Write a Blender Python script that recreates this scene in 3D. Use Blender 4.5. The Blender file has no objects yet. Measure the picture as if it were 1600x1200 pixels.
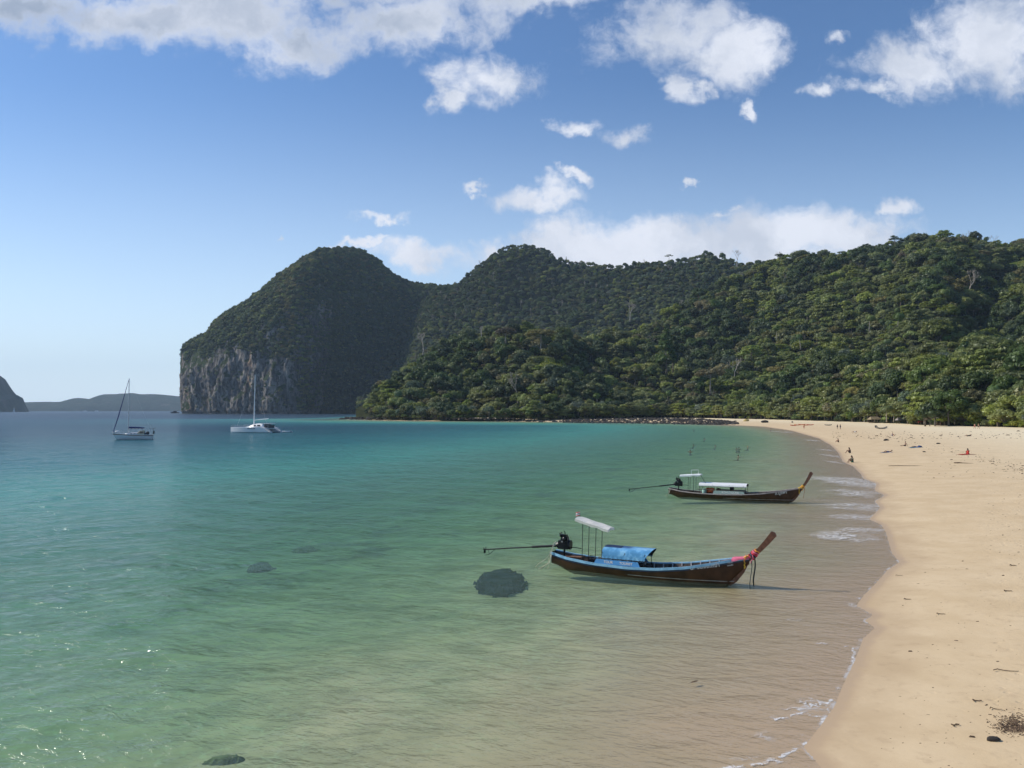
import bpy, bmesh, math, random
import numpy as np
from mathutils import Vector, Matrix, Euler

random.seed(7)
RNG = np.random.default_rng(11)
C = bpy.context.scene.collection
SC = bpy.context.scene
PI = math.pi

# ------------------------------------------------------------------ camera
CAM_H = 8.0
FPX = 1200.0                      # focal length in pixels of the 1600 px wide photograph
PITCH = math.atan(41.2 / FPX)
cam_data = bpy.data.cameras.new('camera')
cam_data.sensor_width = 36.0
cam_data.lens = 36.0 * FPX / 1600.0
cam_data.clip_start = 0.3
cam_data.clip_end = 60000.0
cam = bpy.data.objects.new('camera', cam_data)
cam.location = (0, 0, CAM_H)
cam.rotation_euler = (PI / 2 + PITCH, 0, 0)
C.objects.link(cam)
SC.camera = cam

# ------------------------------------------------------------------ light
SUN_EL = math.radians(38.0)
SUN_AZ = math.radians(-75.0)      # measured from +Y towards +X: the sun stands left of the view and a little ahead
sun_vec = Vector((math.cos(SUN_EL) * math.sin(SUN_AZ), math.cos(SUN_EL) * math.cos(SUN_AZ), math.sin(SUN_EL)))
sd_ = bpy.data.lights.new('sun', 'SUN')
sd_.energy = 4.2
sd_.angle = math.radians(0.53)
sd_.color = (1.0, 0.93, 0.83)
sun = bpy.data.objects.new('sun', sd_)
sun.rotation_euler = sun_vec.to_track_quat('Z', 'Y').to_euler()
sun.location = (-200, 100, 300)
C.objects.link(sun)

SC.view_settings.view_transform = 'Standard'
SC.view_settings.look = 'None'
SC.view_settings.exposure = 0.0
SC.view_settings.gamma = 1.0
SC.view_settings.use_curve_mapping = False
SC.cycles.use_denoising = True
SC.cycles.max_bounces = 8
SC.cycles.diffuse_bounces = 3
SC.cycles.glossy_bounces = 3
SC.cycles.transmission_bounces = 4
SC.cycles.transparent_max_bounces = 12
SC.cycles.volume_bounces = 0
SC.cycles.caustics_reflective = False
SC.cycles.caustics_refractive = False
SC.cycles.sample_clamp_indirect = 4.0


# ------------------------------------------------------------------ node helper
class NT:
    def __init__(s, tree):
        s.t = tree
        s.n = tree.nodes
        s.l = tree.links

    def new(s, typ, inputs=None, **kw):
        nd = s.n.new(typ)
        for k, v in kw.items():
            setattr(nd, k, v)
        if inputs:
            for k, v in inputs.items():
                s.put(nd.inputs[k], v)
        return nd

    def put(s, sock, v):
        if isinstance(v, bpy.types.NodeSocket):
            s.l.new(v, sock)
        elif isinstance(v, bpy.types.Node):
            s.l.new(v.outputs[0], sock)
        else:
            if isinstance(v, (tuple, list)) and sock.type == 'RGBA' and len(v) == 3:
                v = (*v, 1.0)
            sock.default_value = v

    def m(s, op, a, b=0.0, c=None, clamp=False):
        nd = s.new('ShaderNodeMath', operation=op, use_clamp=clamp)
        s.put(nd.inputs[0], a)
        s.put(nd.inputs[1], b)
        if c is not None:
            s.put(nd.inputs[2], c)
        return nd.outputs[0]

    def vm(s, op, a, b=None, c=None, out=0):
        nd = s.new('ShaderNodeVectorMath', operation=op)
        s.put(nd.inputs[0], a)
        if b is not None:
            s.put(nd.inputs[1], b)
        if c is not None:
            s.put(nd.inputs[2], c)
        return nd.outputs[out]

    def mix(s, f, a, b, blend='MIX'):
        nd = s.new('ShaderNodeMix', data_type='RGBA', blend_type=blend)
        s.put(nd.inputs[0], f)
        s.put(nd.inputs[6], a)
        s.put(nd.inputs[7], b)
        return nd.outputs[2]

    def noise(s, vec, scale, detail=3.0, rough=0.5, dist=0.0, dims='3D', color=False):
        nd = s.new('ShaderNodeTexNoise', noise_dimensions=dims)
        s.put(nd.inputs['Vector'], vec)
        nd.inputs['Scale'].default_value = scale
        nd.inputs['Detail'].default_value = detail
        nd.inputs['Roughness'].default_value = rough
        nd.inputs['Distortion'].default_value = dist
        return nd.outputs[1 if color else 0]

    def ramp(s, f, stops, interp='LINEAR'):
        nd = s.new('ShaderNodeValToRGB')
        cr = nd.color_ramp
        cr.interpolation = interp
        while len(cr.elements) < len(stops):
            cr.elements.new(0.5)
        for e, (p, c) in zip(cr.elements, stops):
            e.position = p
            e.color = (*c, 1.0) if isinstance(c, (tuple, list)) else (c, c, c, 1.0)
        s.put(nd.inputs[0], f)
        return nd.outputs[0]

    def mr(s, v, a, b, c=0.0, d=1.0, smooth=True):
        nd = s.new('ShaderNodeMapRange', interpolation_type='SMOOTHSTEP' if smooth else 'LINEAR')
        s.put(nd.inputs[0], v)
        for i, x in enumerate((a, b, c, d)):
            s.put(nd.inputs[i + 1], x)
        return nd.outputs[0]

    def scale(s, vec, sc):
        return s.vm('MULTIPLY', vec, sc)


# ------------------------------------------------------------------ world: physical sky with procedural clouds
world = bpy.data.worlds.new('World')
SC.world = world
world.use_nodes = True
w = NT(world.node_tree)
w.n.clear()
sky = w.new('ShaderNodeTexSky', sky_type='NISHITA', sun_disc=False, sun_elevation=SUN_EL,
            sun_rotation=SUN_AZ % (2 * PI), altitude=0.0, air_density=1.0, dust_density=0.15, ozone_density=3.0)
geo = w.new('ShaderNodeTexCoord')
d3 = geo.outputs['Generated']
sep = w.new('ShaderNodeSeparateXYZ', {0: d3})
ysafe = w.m('MAXIMUM', sep.outputs[1], 0.12)
ca = w.m('DIVIDE', sep.outputs[0], ysafe)
cb = w.m('DIVIDE', sep.outputs[2], ysafe)
cab = w.new('ShaderNodeCombineXYZ', {0: ca, 1: cb}).outputs[0]
warp1 = w.noise(cab, 3.2, 5.0, 0.62, color=True)
warp2 = w.noise(cab, 17.0, 5.0, 0.62, color=True)
off1 = w.vm('MULTIPLY', w.vm('SUBTRACT', warp1, (0.5, 0.5, 0.5)), (0.17, 0.10, 0.0))
off2 = w.vm('MULTIPLY', w.vm('SUBTRACT', warp2, (0.5, 0.5, 0.5)), (0.11, 0.07, 0.0))
q = w.vm('ADD', w.vm('ADD', cab, off1), off2)


def ab(u, v):
    return ((u - 800.0) / FPX, (641.2 - v) / FPX)


clouds = [  # direction of each cloud (tangents of azimuth and elevation), half sizes
    (50, 15, 105, 52), (190, 30, 150, 52), (340, 20, 150, 70), (450, 62, 130, 60), (610, 30, 190, 58), (420, -70, 700, 92),
    (765, 112, 98, 50), (700, 150, 36, 30), (850, -25, 120, 35), (1045, 35, 105, 75), (1120, 70, 85, 55), (1062, 125, 30, 38),
    (1460, 85, 150, 60), (1570, 40, 120, 95), (1360, 128, 95, 22), (1270, 145, 46, 18), (1298, 46, 42, 22),
    (890, 197, 52, 17), (1000, 208, 56, 24), (850, 310, 95, 24), (905, 283, 30, 12), (1300, 372, 110, 40), (1180, 376, 150, 42),
    (1040, 382, 150, 40), (900, 370, 75, 40), (1000, 395, 240, 30), (1150, 330, 40, 12), (645, 392, 95, 22), (560, 380, 60, 9),
    (770, 395, 40, 30), (1163, 165, 17, 22), (1084, 290, 14, 11), (1385, 322, 36, 19), (738, 295, 28, 8), (590, 346, 52, 11), (455, 369, 26, 6)]
dm = None
for (u, v, ru, rv) in clouds:
    thinness = 0.16 if ru < 100 and rv < 26 else (-0.30 if v > 340 and ru > 90 else 0.0)
    a0, b0 = ab(u, v)
    ia, ib = FPX / ru, FPX / rv
    ln = w.vm('LENGTH', w.vm('MULTIPLY_ADD', q, (ia, ib, 0.0), (-a0 * ia, -b0 * ib, 0.0)), out='Value')
    if thinness: ln = w.m('ADD', ln, thinness)
    dm = ln if dm is None else w.m('MINIMUM', dm, ln)
fine = w.noise(w.vm('ADD', cab, off1), 8.0, 9.0, 0.66)
fine = w.m('MULTIPLY', w.m('SUBTRACT', fine, 0.5), 3.0)
field = w.m('SUBTRACT', w.m('SUBTRACT', 1.0, dm), w.m('MULTIPLY', fine, 1.0))
# sky outside the part in view: scattered fair weather cloud
out_n = w.noise(w.scale(d3, (1.0, 1.0, 2.2)), 2.3, 6.0, 0.6)
out_f = w.mr(out_n, 0.56, 0.72, -0.5, 0.7, smooth=False)
outside = w.m('MAXIMUM', w.mr(w.m('ABSOLUTE', ca), 0.78, 1.1), w.m('MAXIMUM', w.mr(cb, 0.62, 0.85), w.mr(sep.outputs[1], 0.35, 0.15)))
field = w.m('ADD', w.m('MULTIPLY', field, w.m('SUBTRACT', 1.0, outside)), w.m('MULTIPLY', out_f, outside))
dens = w.mr(field, -0.15, 0.80)
dens = w.m('MULTIPLY', dens, w.mr(sep.outputs[2], -0.02, 0.03))
# cloud body: bright rims and billows, blue grey thick undersides
thick = w.mr(field, 0.25, 1.0)
bill = w.noise(w.vm('ADD', q, (0.012, -0.02, 0.0)), 7.0, 5.0, 0.55)
big_grey = w.mr(w.m('ADD', cb, w.m('MULTIPLY', ca, -0.12)), 0.43, 0.53)
shade = w.m('ADD', w.m('MULTIPLY', w.m('MULTIPLY', thick, big_grey), 0.46), w.m('MULTIPLY', w.mr(bill, 0.35, 0.68), 0.42), clamp=True)
ccol = w.mix(shade, (0.86, 0.90, 1.0), (0.30, 0.38, 0.52))
hsv = w.new('ShaderNodeHueSaturation', {'Saturation': 1.10, 'Value': 1.0, 'Color': sky.outputs[0]})
skyc = w.mix(1.0, w.vm('MULTIPLY', hsv.outputs[0], (0.122, 0.126, 0.136)), (1.0, 1.0, 1.0), blend='MULTIPLY')
# pale air low over the sea, a little stronger towards the sun's side
lowair = w.m('MULTIPLY', w.m('POWER', w.mr(cb, 0.46, 0.0, smooth=False), 1.7), w.mr(ca, -0.8, 0.8, 0.98, 0.62, False))
skyc = w.mix(lowair, skyc, (0.90, 1.08, 1.24))
final = w.mix(w.m('MULTIPLY', dens, 0.97), skyc, ccol)
bg = w.new('ShaderNodeBackground', {'Color': final, 'Strength': 1.0})
# (the sky texture is scaled to strength about 0.11 inside the colour so that the clouds keep their own brightness)
w.new('ShaderNodeOutputWorld', {'Surface': bg.outputs[0]})
world.cycles.sampling_method = 'MANUAL'
world.cycles.sample_map_resolution = 512


# ------------------------------------------------------------------ picture <-> world helpers (used to read positions off the photograph)
cP, sP = math.cos(PITCH), math.sin(PITCH)


def ray(px, py):
    x, y = (px - 800.0) / FPX, (600.0 - py) / FPX
    return (x, cP - sP * y, sP + cP * y)


def P(px, py, z=0.0):
    r = ray(px, py)
    k = (z - CAM_H) / r[2]
    return Vector((r[0] * k, r[1] * k, z))


def zat(py, D):
    r = ray(800, py)
    return CAM_H + D * r[2] / r[1]


def xat(px, D):
    r = ray(px, 641)
    return D * r[0] / r[1]


# ------------------------------------------------------------------ numpy noise
def _hash(ix, iy, iz, seed):
    n = (ix * 374761393 + iy * 668265263 + iz * 2147483647 + seed * 974634777) & 0xFFFFFFFF
    n = ((n ^ (n >> 13)) * 1274126177) & 0xFFFFFFFF
    n = n ^ (n >> 16)
    return (n & 0xFFFFFF) / float(0xFFFFFF)


def vnoise(x, y, z=None, seed=0):
    x = np.asarray(x, float)
    y = np.asarray(y, float)
    z = np.zeros_like(x) if z is None else np.asarray(z, float)
    xi, yi, zi = np.floor(x).astype(np.int64), np.floor(y).astype(np.int64), np.floor(z).astype(np.int64)
    fx, fy, fz = x - xi, y - yi, z - zi
    fx, fy, fz = fx * fx * (3 - 2 * fx), fy * fy * (3 - 2 * fy), fz * fz * (3 - 2 * fz)
    r = 0
    for dx in (0, 1):
        for dy in (0, 1):
            for dz in (0, 1):
                wgt = (fx if dx else 1 - fx) * (fy if dy else 1 - fy) * (fz if dz else 1 - fz)
                r = r + wgt * _hash(xi + dx, yi + dy, zi + dz, seed)
    return r * 2 - 1


def fbm(x, y, z=None, octv=4, seed=0, gain=0.5):
    a, f, r, t = 1.0, 1.0, 0, 0
    for o in range(octv):
        r = r + a * vnoise(np.asarray(x) * f, np.asarray(y) * f, None if z is None else np.asarray(z) * f, seed + o * 17)
        t += a
        a *= gain
        f *= 2.03
    return r / t


# ------------------------------------------------------------------ object helpers
def tag(o, label=None, cat=None, group=None, kind=None):
    if label: o['label'] = label
    if cat: o['category'] = cat
    if group: o['group'] = group
    if kind: o['kind'] = kind
    return o


def thing(name, label, cat, loc=(0, 0, 0), rz=0.0, group=None):
    o = bpy.data.objects.new(name, None)
    o.empty_display_size = 0.3
    C.objects.link(o)
    o.location = loc
    o.rotation_euler = (0, 0, rz)
    return tag(o, label, cat, group)


def link_mesh(name, me, parent=None, loc=None):
    o = bpy.data.objects.new(name, me)
    C.objects.link(o)
    if parent: o.parent = parent
    if loc is not None: o.location = loc
    return o


def np_mesh(name, verts, quads=None, tris=None, mats=(), mat_idx=None, smooth=False):
    me = bpy.data.meshes.new(name)
    verts = np.asarray(verts, np.float32)
    nq = 0 if quads is None else len(quads)
    nt = 0 if tris is None else len(tris)
    me.vertices.add(len(verts))
    me.vertices.foreach_set('co', verts.ravel())
    loops = []
    if nq: loops.append(np.asarray(quads, np.int32).ravel())
    if nt: loops.append(np.asarray(tris, np.int32).ravel())
    loops = np.concatenate(loops)
    me.loops.add(len(loops))
    me.loops.foreach_set('vertex_index', loops)
    me.polygons.add(nq + nt)
    starts = np.concatenate([np.arange(nq) * 4, nq * 4 + np.arange(nt) * 3]).astype(np.int32)
    me.polygons.foreach_set('loop_start', starts)
    for m_ in mats: me.materials.append(m_)
    if mat_idx is not None: me.polygons.foreach_set('material_index', np.asarray(mat_idx, np.int32))
    if smooth: me.polygons.foreach_set('use_smooth', np.ones(nq + nt, bool))
    me.update()
    me.validate()
    return me


def grid_quads(nu, nv):
    i = np.arange(nu - 1)[:, None] * nv + np.arange(nv - 1)[None, :]
    return np.stack([i, i + nv, i + nv + 1, i + 1], -1).reshape(-1, 4)


class MB:
    """collects verts/faces and links them as one mesh"""
    def __init__(s):
        s.v, s.f, s.mi = [], [], []

    def add(s, vs, fs, mi=0):
        b = len(s.v)
        s.v += [tuple(v) for v in vs]
        s.f += [tuple(b + i for i in f) for f in fs]
        s.mi += [mi] * len(fs)
        return s

    def box(s, c, size, rot=None, mi=0, taper=1.0):
        hx, hy, hz = size[0] / 2, size[1] / 2, size[2] / 2
        vs = []
        for z, k in ((-hz, 1.0), (hz, taper)):
            for x, y in ((-hx, -hy), (hx, -hy), (hx, hy), (-hx, hy)):
                p = Vector((x * k, y * k, z))
                if rot is not None: p = rot @ p
                vs.append(p + Vector(c))
        return s.add(vs, [(0, 3, 2, 1), (4, 5, 6, 7), (0, 1, 5, 4), (1, 2, 6, 5), (2, 3, 7, 6), (3, 0, 4, 7)], mi)

    def bar(s, a, b, wd, th, mi=0, up=Vector((0, 0, 1))):
        a, b = Vector(a), Vector(b)
        d = (b - a).normalized()
        sx = d.cross(up)
        if sx.length < 1e-4: sx = d.cross(Vector((1, 0, 0)))
        sx.normalize()
        sz = sx.cross(d)
        vs = []
        for p in (a, b):
            for i, j in ((-1, -1), (1, -1), (1, 1), (-1, 1)):
                vs.append(p + sx * (i * wd / 2) + sz * (j * th / 2))
        return s.add(vs, [(0, 1, 2, 3), (7, 6, 5, 4), (0, 4, 5, 1), (1, 5, 6, 2), (2, 6, 7, 3), (3, 7, 4, 0)], mi)

    def tube(s, pts, rad, n=8, mi=0, cap=True, flat=1.0):
        pts = [Vector(p) for p in pts]
        if not hasattr(rad, '__len__'): rad = [rad] * len(pts)
        rings = []
        ref = Vector((0.13, 0.31, 0.94)).normalized()
        for i, p in enumerate(pts):
            d = (pts[min(i + 1, len(pts) - 1)] - pts[max(i - 1, 0)])
            if d.length < 1e-6: d = Vector((0, 0, 1))
            d.normalize()
            r = ref
            if abs(d.dot(r)) > 0.95: r = Vector((0.9, 0.1, 0.05)).normalized()
            sx = d.cross(r).normalized()
            sy = sx.cross(d).normalized()
            rings.append([p + (sx * math.cos(2 * PI * k / n) + sy * (math.sin(2 * PI * k / n) * flat)) * rad[i] for k in range(n)])
        vs = [v for r_ in rings for v in r_]
        fs = []
        for i in range(len(pts) - 1):
            for k in range(n):
                k2 = (k + 1) % n
                fs.append((i * n + k, i * n + k2, (i + 1) * n + k2, (i + 1) * n + k))
        if cap:
            fs.append(tuple(range(n - 1, -1, -1)))
            fs.append(tuple((len(pts) - 1) * n + k for k in range(n)))
        return s.add(vs, fs, mi)

    def loft(s, sections, mi=0, closed=False, caps=False):
        n = len(sections[0])
        vs = [v for r_ in sections for v in r_]
        fs = []
        for i in range(len(sections) - 1):
            for k in range(n if closed else n - 1):
                k2 = (k + 1) % n
                fs.append((i * n + k, i * n + k2, (i + 1) * n + k2, (i + 1) * n + k))
        if caps:
            fs.append(tuple(range(n - 1, -1, -1)))
            fs.append(tuple((len(sections) - 1) * n + k for k in range(n)))
        return s.add(vs, fs, mi)

    def ball(s, c, r, nu=8, nv=6, mi=0, rot=None):
        if not hasattr(r, '__len__'): r = (r, r, r)
        vs, fs = [], []
        for j in range(nv + 1):
            th = PI * j / nv
            for i in range(nu):
                ph = 2 * PI * i / nu
                p = Vector((r[0] * math.sin(th) * math.cos(ph), r[1] * math.sin(th) * math.sin(ph), r[2] * math.cos(th)))
                if rot is not None: p = rot @ p
                vs.append(p + Vector(c))
        for j in range(nv):
            for i in range(nu):
                i2 = (i + 1) % nu
                fs.append((j * nu + i, (j + 1) * nu + i, (j + 1) * nu + i2, j * nu + i2))
        return s.add(vs, fs, mi)

    def mesh(s, name, mats, smooth=False):
        me = bpy.data.meshes.new(name)
        me.from_pydata(s.v, [], s.f)
        if not isinstance(mats, (list, tuple)): mats = [mats]
        for m_ in mats: me.materials.append(m_)
        for p, i in zip(me.polygons, s.mi):
            p.material_index = i
            p.use_smooth = smooth
        me.validate()
        me.update()
        return me

    def build(s, name, mats, parent=None, smooth=False, loc=None):
        return link_mesh(name, s.mesh(name, mats, smooth), parent, loc)


def set_smooth_angle(me, deg=40):
    try:
        me.set_sharp_from_angle(angle=math.radians(deg))
    except Exception:
        pass


# ------------------------------------------------------------------ materials
def mat(name, col=(0.5, 0.5, 0.5), rough=0.6, metal=0.0, spec=0.5, var=0.15, vscale=6.0, bump=0.0, bscale=30.0, col2=None, c2scale=3.0, c2at=(0.45, 0.65)):
    m_ = bpy.data.materials.new(name)
    m_.use_nodes = True
    t = NT(m_.node_tree)
    bs = t.n['Principled BSDF']
    co = t.new('ShaderNodeTexCoord').outputs['Object']
    nz = t.noise(co, vscale, 4.0, 0.6)
    c = t.mix(t.mr(nz, 0.3, 0.7), tuple(x * (1 - var) for x in col), tuple(min(1, x * (1 + var)) for x in col))
    if col2 is not None:
        c = t.mix(t.mr(t.noise(co, c2scale, 5.0, 0.65), *c2at), c, col2)
    t.put(bs.inputs['Base Color'], c)
    bs.inputs['Roughness'].default_value = rough
    bs.inputs['Metallic'].default_value = metal
    bs.inputs['Specular IOR Level'].default_value = spec
    if bump:
        b = t.new('ShaderNodeBump', {'Height': t.noise(co, bscale, 4.0, 0.6), 'Strength': 1.0, 'Distance': bump})
        t.put(bs.inputs['Normal'], b.outputs[0])
    return m_


def leaf_mat(name, a, b, c):
    """foliage: three real leaf colours chosen per plant and per clump; thin leaves let light through"""
    m_ = bpy.data.materials.new(name)
    m_.use_nodes = True
    t = NT(m_.node_tree)
    t.n.clear()
    oi = t.new('ShaderNodeObjectInfo')
    at = t.new('ShaderNodeAttribute', attribute_name='clump')
    r = t.m('ADD', t.m('MULTIPLY', oi.outputs['Random'], 0.75), t.m('MULTIPLY', at.outputs['Fac'], 0.25))
    col = t.ramp(r, [(0.0, a), (0.5, b), (1.0, c)])
    vr = t.m('FRACT', t.m('MULTIPLY', oi.outputs['Random'], 37.7))
    hs = t.new('ShaderNodeHueSaturation', {'Hue': t.mr(vr, 0, 1, 0.485, 0.512, False), 'Saturation': t.mr(t.m('FRACT', t.m('MULTIPLY', vr, 13.1)), 0, 1, 0.75, 1.1, False),
                                           'Value': t.mr(t.m('FRACT', t.m('MULTIPLY', vr, 7.3)), 0, 1, 0.72, 1.25, False), 'Color': col})
    df = t.new('ShaderNodeBsdfDiffuse', {'Color': hs.outputs[0]})
    tr = t.new('ShaderNodeBsdfTranslucent', {'Color': hs.outputs[0]})
    mx = t.new('ShaderNodeMixShader', {0: 0.38, 1: df.outputs[0], 2: tr.outputs[0]})
    gl = t.new('ShaderNodeBsdfGlossy', {'Roughness': 0.45, 'Color': (0.6, 0.65, 0.6, 1)})
    mx2 = t.new('ShaderNodeMixShader', {0: 0.04, 1: mx.outputs[0], 2: gl.outputs[0]})
    t.new('ShaderNodeOutputMaterial', {'Surface': mx2.outputs[0]})
    return m_

# =================================================================== LAND AND SEA
# edge of the wet swash, read off the photograph and put on the ground (z = 0)
edge_px = [(1284, 1200), (1270, 1182), (1256, 1168), (1283, 1134), (1304, 1104), (1318, 1070), (1335, 1035), (1349, 998), (1368, 981), (1352, 969), (1366, 961),
           (1339, 946), (1350, 930), (1366, 915), (1387, 891), (1406, 878), (1394, 864), (1390, 850), (1385, 832), (1377, 819), (1358, 811), (1376, 793),
           (1367, 783), (1383, 774), (1367, 766), (1370, 755), (1350, 748), (1345, 740), (1334, 729), (1317, 721), (1311, 708), (1299, 696),
           (1280, 685), (1237, 673), (1193, 666.5), (1120, 663.2), (1040, 661), (950, 660), (860, 659.2), (760, 658.2), (680, 657.8), (600, 656.8), (545, 654.6)]
shore = [(-260, -60), (-60, -30), (-6, -8), (0.5, 3), (4.5, 11)] + [tuple(P(x, y))[:2] for x, y in edge_px]
shore += [(-150, 760), (-170, 900), (-235, 1250), (-290, 1600), (-200, 1900), (-60, 2300), (200, 3000)]
land_poly = np.array(shore + [(4000, 3500), (4000, -900), (-260, -900)], float)
shore_np = np.array(shore, float)


def sdist(x, y):
    """distance to the water's edge, positive on land"""
    x = np.asarray(x, float).ravel()
    y = np.asarray(y, float).ravel()
    d2 = np.full(x.shape, 1e18)
    for i in range(len(shore_np) - 1):
        a, b = shore_np[i], shore_np[i + 1]
        ex, ey = b - a
        L = ex * ex + ey * ey
        t = np.clip(((x - a[0]) * ex + (y - a[1]) * ey) / L, 0, 1)
        d2 = np.minimum(d2, (x - a[0] - t * ex) ** 2 + (y - a[1] - t * ey) ** 2)
    ins = np.zeros(x.shape, bool)
    p = land_poly
    for i in range(len(p)):
        x1, y1 = p[i]
        x2, y2 = p[(i + 1) % len(p)]
        if y1 == y2: continue
        c = ((y1 > y) != (y2 > y)) & (x < (x2 - x1) * (y - y1) / (y2 - y1) + x1)
        ins ^= c
    return np.where(ins, 1, -1) * np.sqrt(d2)


def ground(x, y, sd=None):
    shp = np.shape(x)
    x = np.asarray(x, float).ravel()
    y = np.asarray(y, float).ravel()
    s = sdist(x, y) if sd is None else sd
    land = 2.3 * (1 - np.exp(-np.maximum(s, 0) / 30.0))
    dep = -np.minimum(s, 0) * (1 + np.clip(y - 700, 0, 4000) / 60.0)
    sea = -(6.0 * (1 - np.exp(-(dep / 95.0) ** 1.7)) + 9.0 * (1 - np.exp(-(dep / 600.0) ** 1.25)) + 0.016 * np.minimum(dep, 20))
    z = np.where(s > 0, land, sea)
    amp = np.clip(s / 12, 0, 1)
    z = z + amp * (0.10 * fbm(x / 9, y / 9, octv=3, seed=5) + 0.035 * fbm(x / 1.3, y / 1.3, octv=3, seed=6))
    z = z + np.clip(dep / 10, 0, 1) * 0.12 * fbm(x / 5, y / 5, octv=3, seed=8)
    # the boat's resting scour: keep the bed clear of both hulls
    return z.reshape(shp)


def on_ground(px, py, dz=0.0):
    z = 0.5
    for _ in range(12):
        p = P(px, py, z)
        z = 0.5 * z + 0.5 * max(float(ground(p.x, p.y)), 0.0)
    p = P(px, py, z)
    p.z = max(float(ground(p.x, p.y)), 0.0) + dz
    return p


def polar_sheet(az, rr):
    A, R = np.meshgrid(az, rr, indexing='ij')
    return (R * np.sin(A)).ravel(), (R * np.cos(A)).ravel()


# ---- beach and sea bed
az = np.radians(np.concatenate([np.linspace(-180, -62, 24)[:-1], np.linspace(-62, -5, 130)[:-1], np.linspace(-5, 40, 560)[:-1], np.linspace(40, 62, 50)[:-1], np.linspace(62, 180, 24)]))
rr = np.concatenate([np.geomspace(2, 12, 14)[:-1], np.geomspace(12, 60, 190)[:-1], np.geomspace(60, 900, 210)[:-1], np.geomspace(900, 9400, 24)])
bx, by = polar_sheet(az, rr)
bsd = sdist(bx, by)
bz = ground(bx, by, bsd)
bz = np.where(np.hypot(bx, by) > 2500, np.minimum(bz, -6), bz)

sand = bpy.data.materials.new('beach_sand')
sand.use_nodes = True
t = NT(sand.node_tree)
bs = t.n['Principled BSDF']
pos = t.new('ShaderNodeNewGeometry').outputs['Position']
pz = t.new('ShaderNodeSeparateXYZ', {0: pos}).outputs[2]
sda = t.new('ShaderNodeAttribute', attribute_name='shore').outputs['Fac']
n1 = t.noise(pos, 0.35, 5.0, 0.6)
n2 = t.noise(pos, 2.2, 5.0, 0.65)
n3 = t.noise(pos, 60.0, 3.0, 0.6)
dry = t.mix(t.mr(n1, 0.3, 0.7), (0.64, 0.475, 0.275), (0.72, 0.55, 0.335))
dry = t.mix(t.m('MULTIPLY', t.mr(n2, 0.52, 0.75), 0.45), dry, (0.47, 0.335, 0.20))
dry = t.mix(t.m('MULTIPLY', t.mr(n3, 0.5, 0.7), 0.16), dry, (0.42, 0.29, 0.17))
dry = t.mix(t.mr(sda, 6.0, 55.0), dry, t.mix(t.mr(n2, 0.35, 0.75), (0.87, 0.735, 0.49), (0.75, 0.60, 0.38)))
# strand lines of weed and broken shell left by the tides
lines = t.noise(t.scale(t.new('ShaderNodeCombineXYZ', {0: t.m('ADD', sda, t.m('MULTIPLY', n1, 9.0)), 1: t.m('MULTIPLY', n2, 1.0), 2: 0.0}).outputs[0], (0.45, 1.0, 1.0)), 1.0, 4.0, 0.6)
speck = t.mr(t.noise(pos, 1.7, 6.0, 0.75), 0.60, 0.68)
strand = t.m('MULTIPLY', t.m('MULTIPLY', t.mr(lines, 0.55, 0.68), speck), t.mr(sda, 9.0, 16.0))
dry = t.mix(t.m('MULTIPLY', strand, 0.65), dry, (0.16, 0.11, 0.07))
wet_n = t.m('ADD', sda, t.m('MULTIPLY', t.m('SUBTRACT', n1, 0.5), 3.0))
wet = t.mr(wet_n, 2.4, 0.5)
swash = t.mr(t.m('ADD', sda, t.m('MULTIPLY', t.m('SUBTRACT', n2, 0.5), 0.6)), 0.6, 0.12)
damp = t.mix(t.m('MULTIPLY', wet, 0.30), dry, (0.40, 0.275, 0.165))
damp = t.mix(t.m('MULTIPLY', swash, 0.85), damp, (0.52, 0.365, 0.215))
# sea bed: pale sand with darker weed and rubble patches
bed = t.mix(t.mr(t.noise(pos, 0.6, 5.0, 0.6), 0.35, 0.65), (0.76, 0.58, 0.36), (0.54, 0.43, 0.26))
under = t.mr(pz, -0.08, -0.42)
weed = t.m('MULTIPLY', t.mr(t.noise(pos, 0.16, 6.0, 0.68), 0.50, 0.63), t.mr(pz, -0.7, -1.3))
bed = t.mix(t.m('MULTIPLY', weed, 0.72), bed, (0.07, 0.075, 0.045))
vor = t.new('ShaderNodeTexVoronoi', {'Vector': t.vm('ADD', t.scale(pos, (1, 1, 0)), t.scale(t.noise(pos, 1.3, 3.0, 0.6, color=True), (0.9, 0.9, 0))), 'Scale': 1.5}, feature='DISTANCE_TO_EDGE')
caustic = t.mr(vor.outputs['Distance'], 0.10, 0.0)  # pale net of caustic light, painted into the bed colour
bed = t.mix(t.m('MULTIPLY', caustic, t.m('MULTIPLY', t.mr(n2, 0.45, 0.6), 0.6)), bed, (0.72, 0.66, 0.40))
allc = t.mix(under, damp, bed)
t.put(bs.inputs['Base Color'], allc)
t.put(bs.inputs['Roughness'], t.mr(swash, 0, 1, 0.95, 0.42, False))
bs.inputs['Specular IOR Level'].default_value = 0.25
bh = t.m('ADD', t.m('MULTIPLY', t.noise(pos, 3.0, 5.0, 0.65), 0.05), t.m('MULTIPLY', t.noise(pos, 20.0, 4.0, 0.6), 0.012))
pit = t.new('ShaderNodeTexVoronoi', {'Vector': t.vm('ADD', t.scale(pos, (1, 1, 0)), t.scale(t.noise(pos, 2.0, 2.0, 0.5, color=True), (0.5, 0.5, 0))), 'Scale': 2.3}, feature='F1').outputs['Distance']
trod = t.m('MULTIPLY', t.mr(pit, 0.34, 0.12), t.mr(t.noise(pos, 0.22, 3.0, 0.6), 0.46, 0.60))
bh = t.m('SUBTRACT', bh, t.m('MULTIPLY', trod, 0.035))
bh = t.m('MULTIPLY', bh, t.mr(sda, 1.0, 8.0, 0.1, 1.0))
bp = t.new('ShaderNodeBump', {'Height': bh, 'Strength': 0.8, 'Distance': 1.0})
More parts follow.
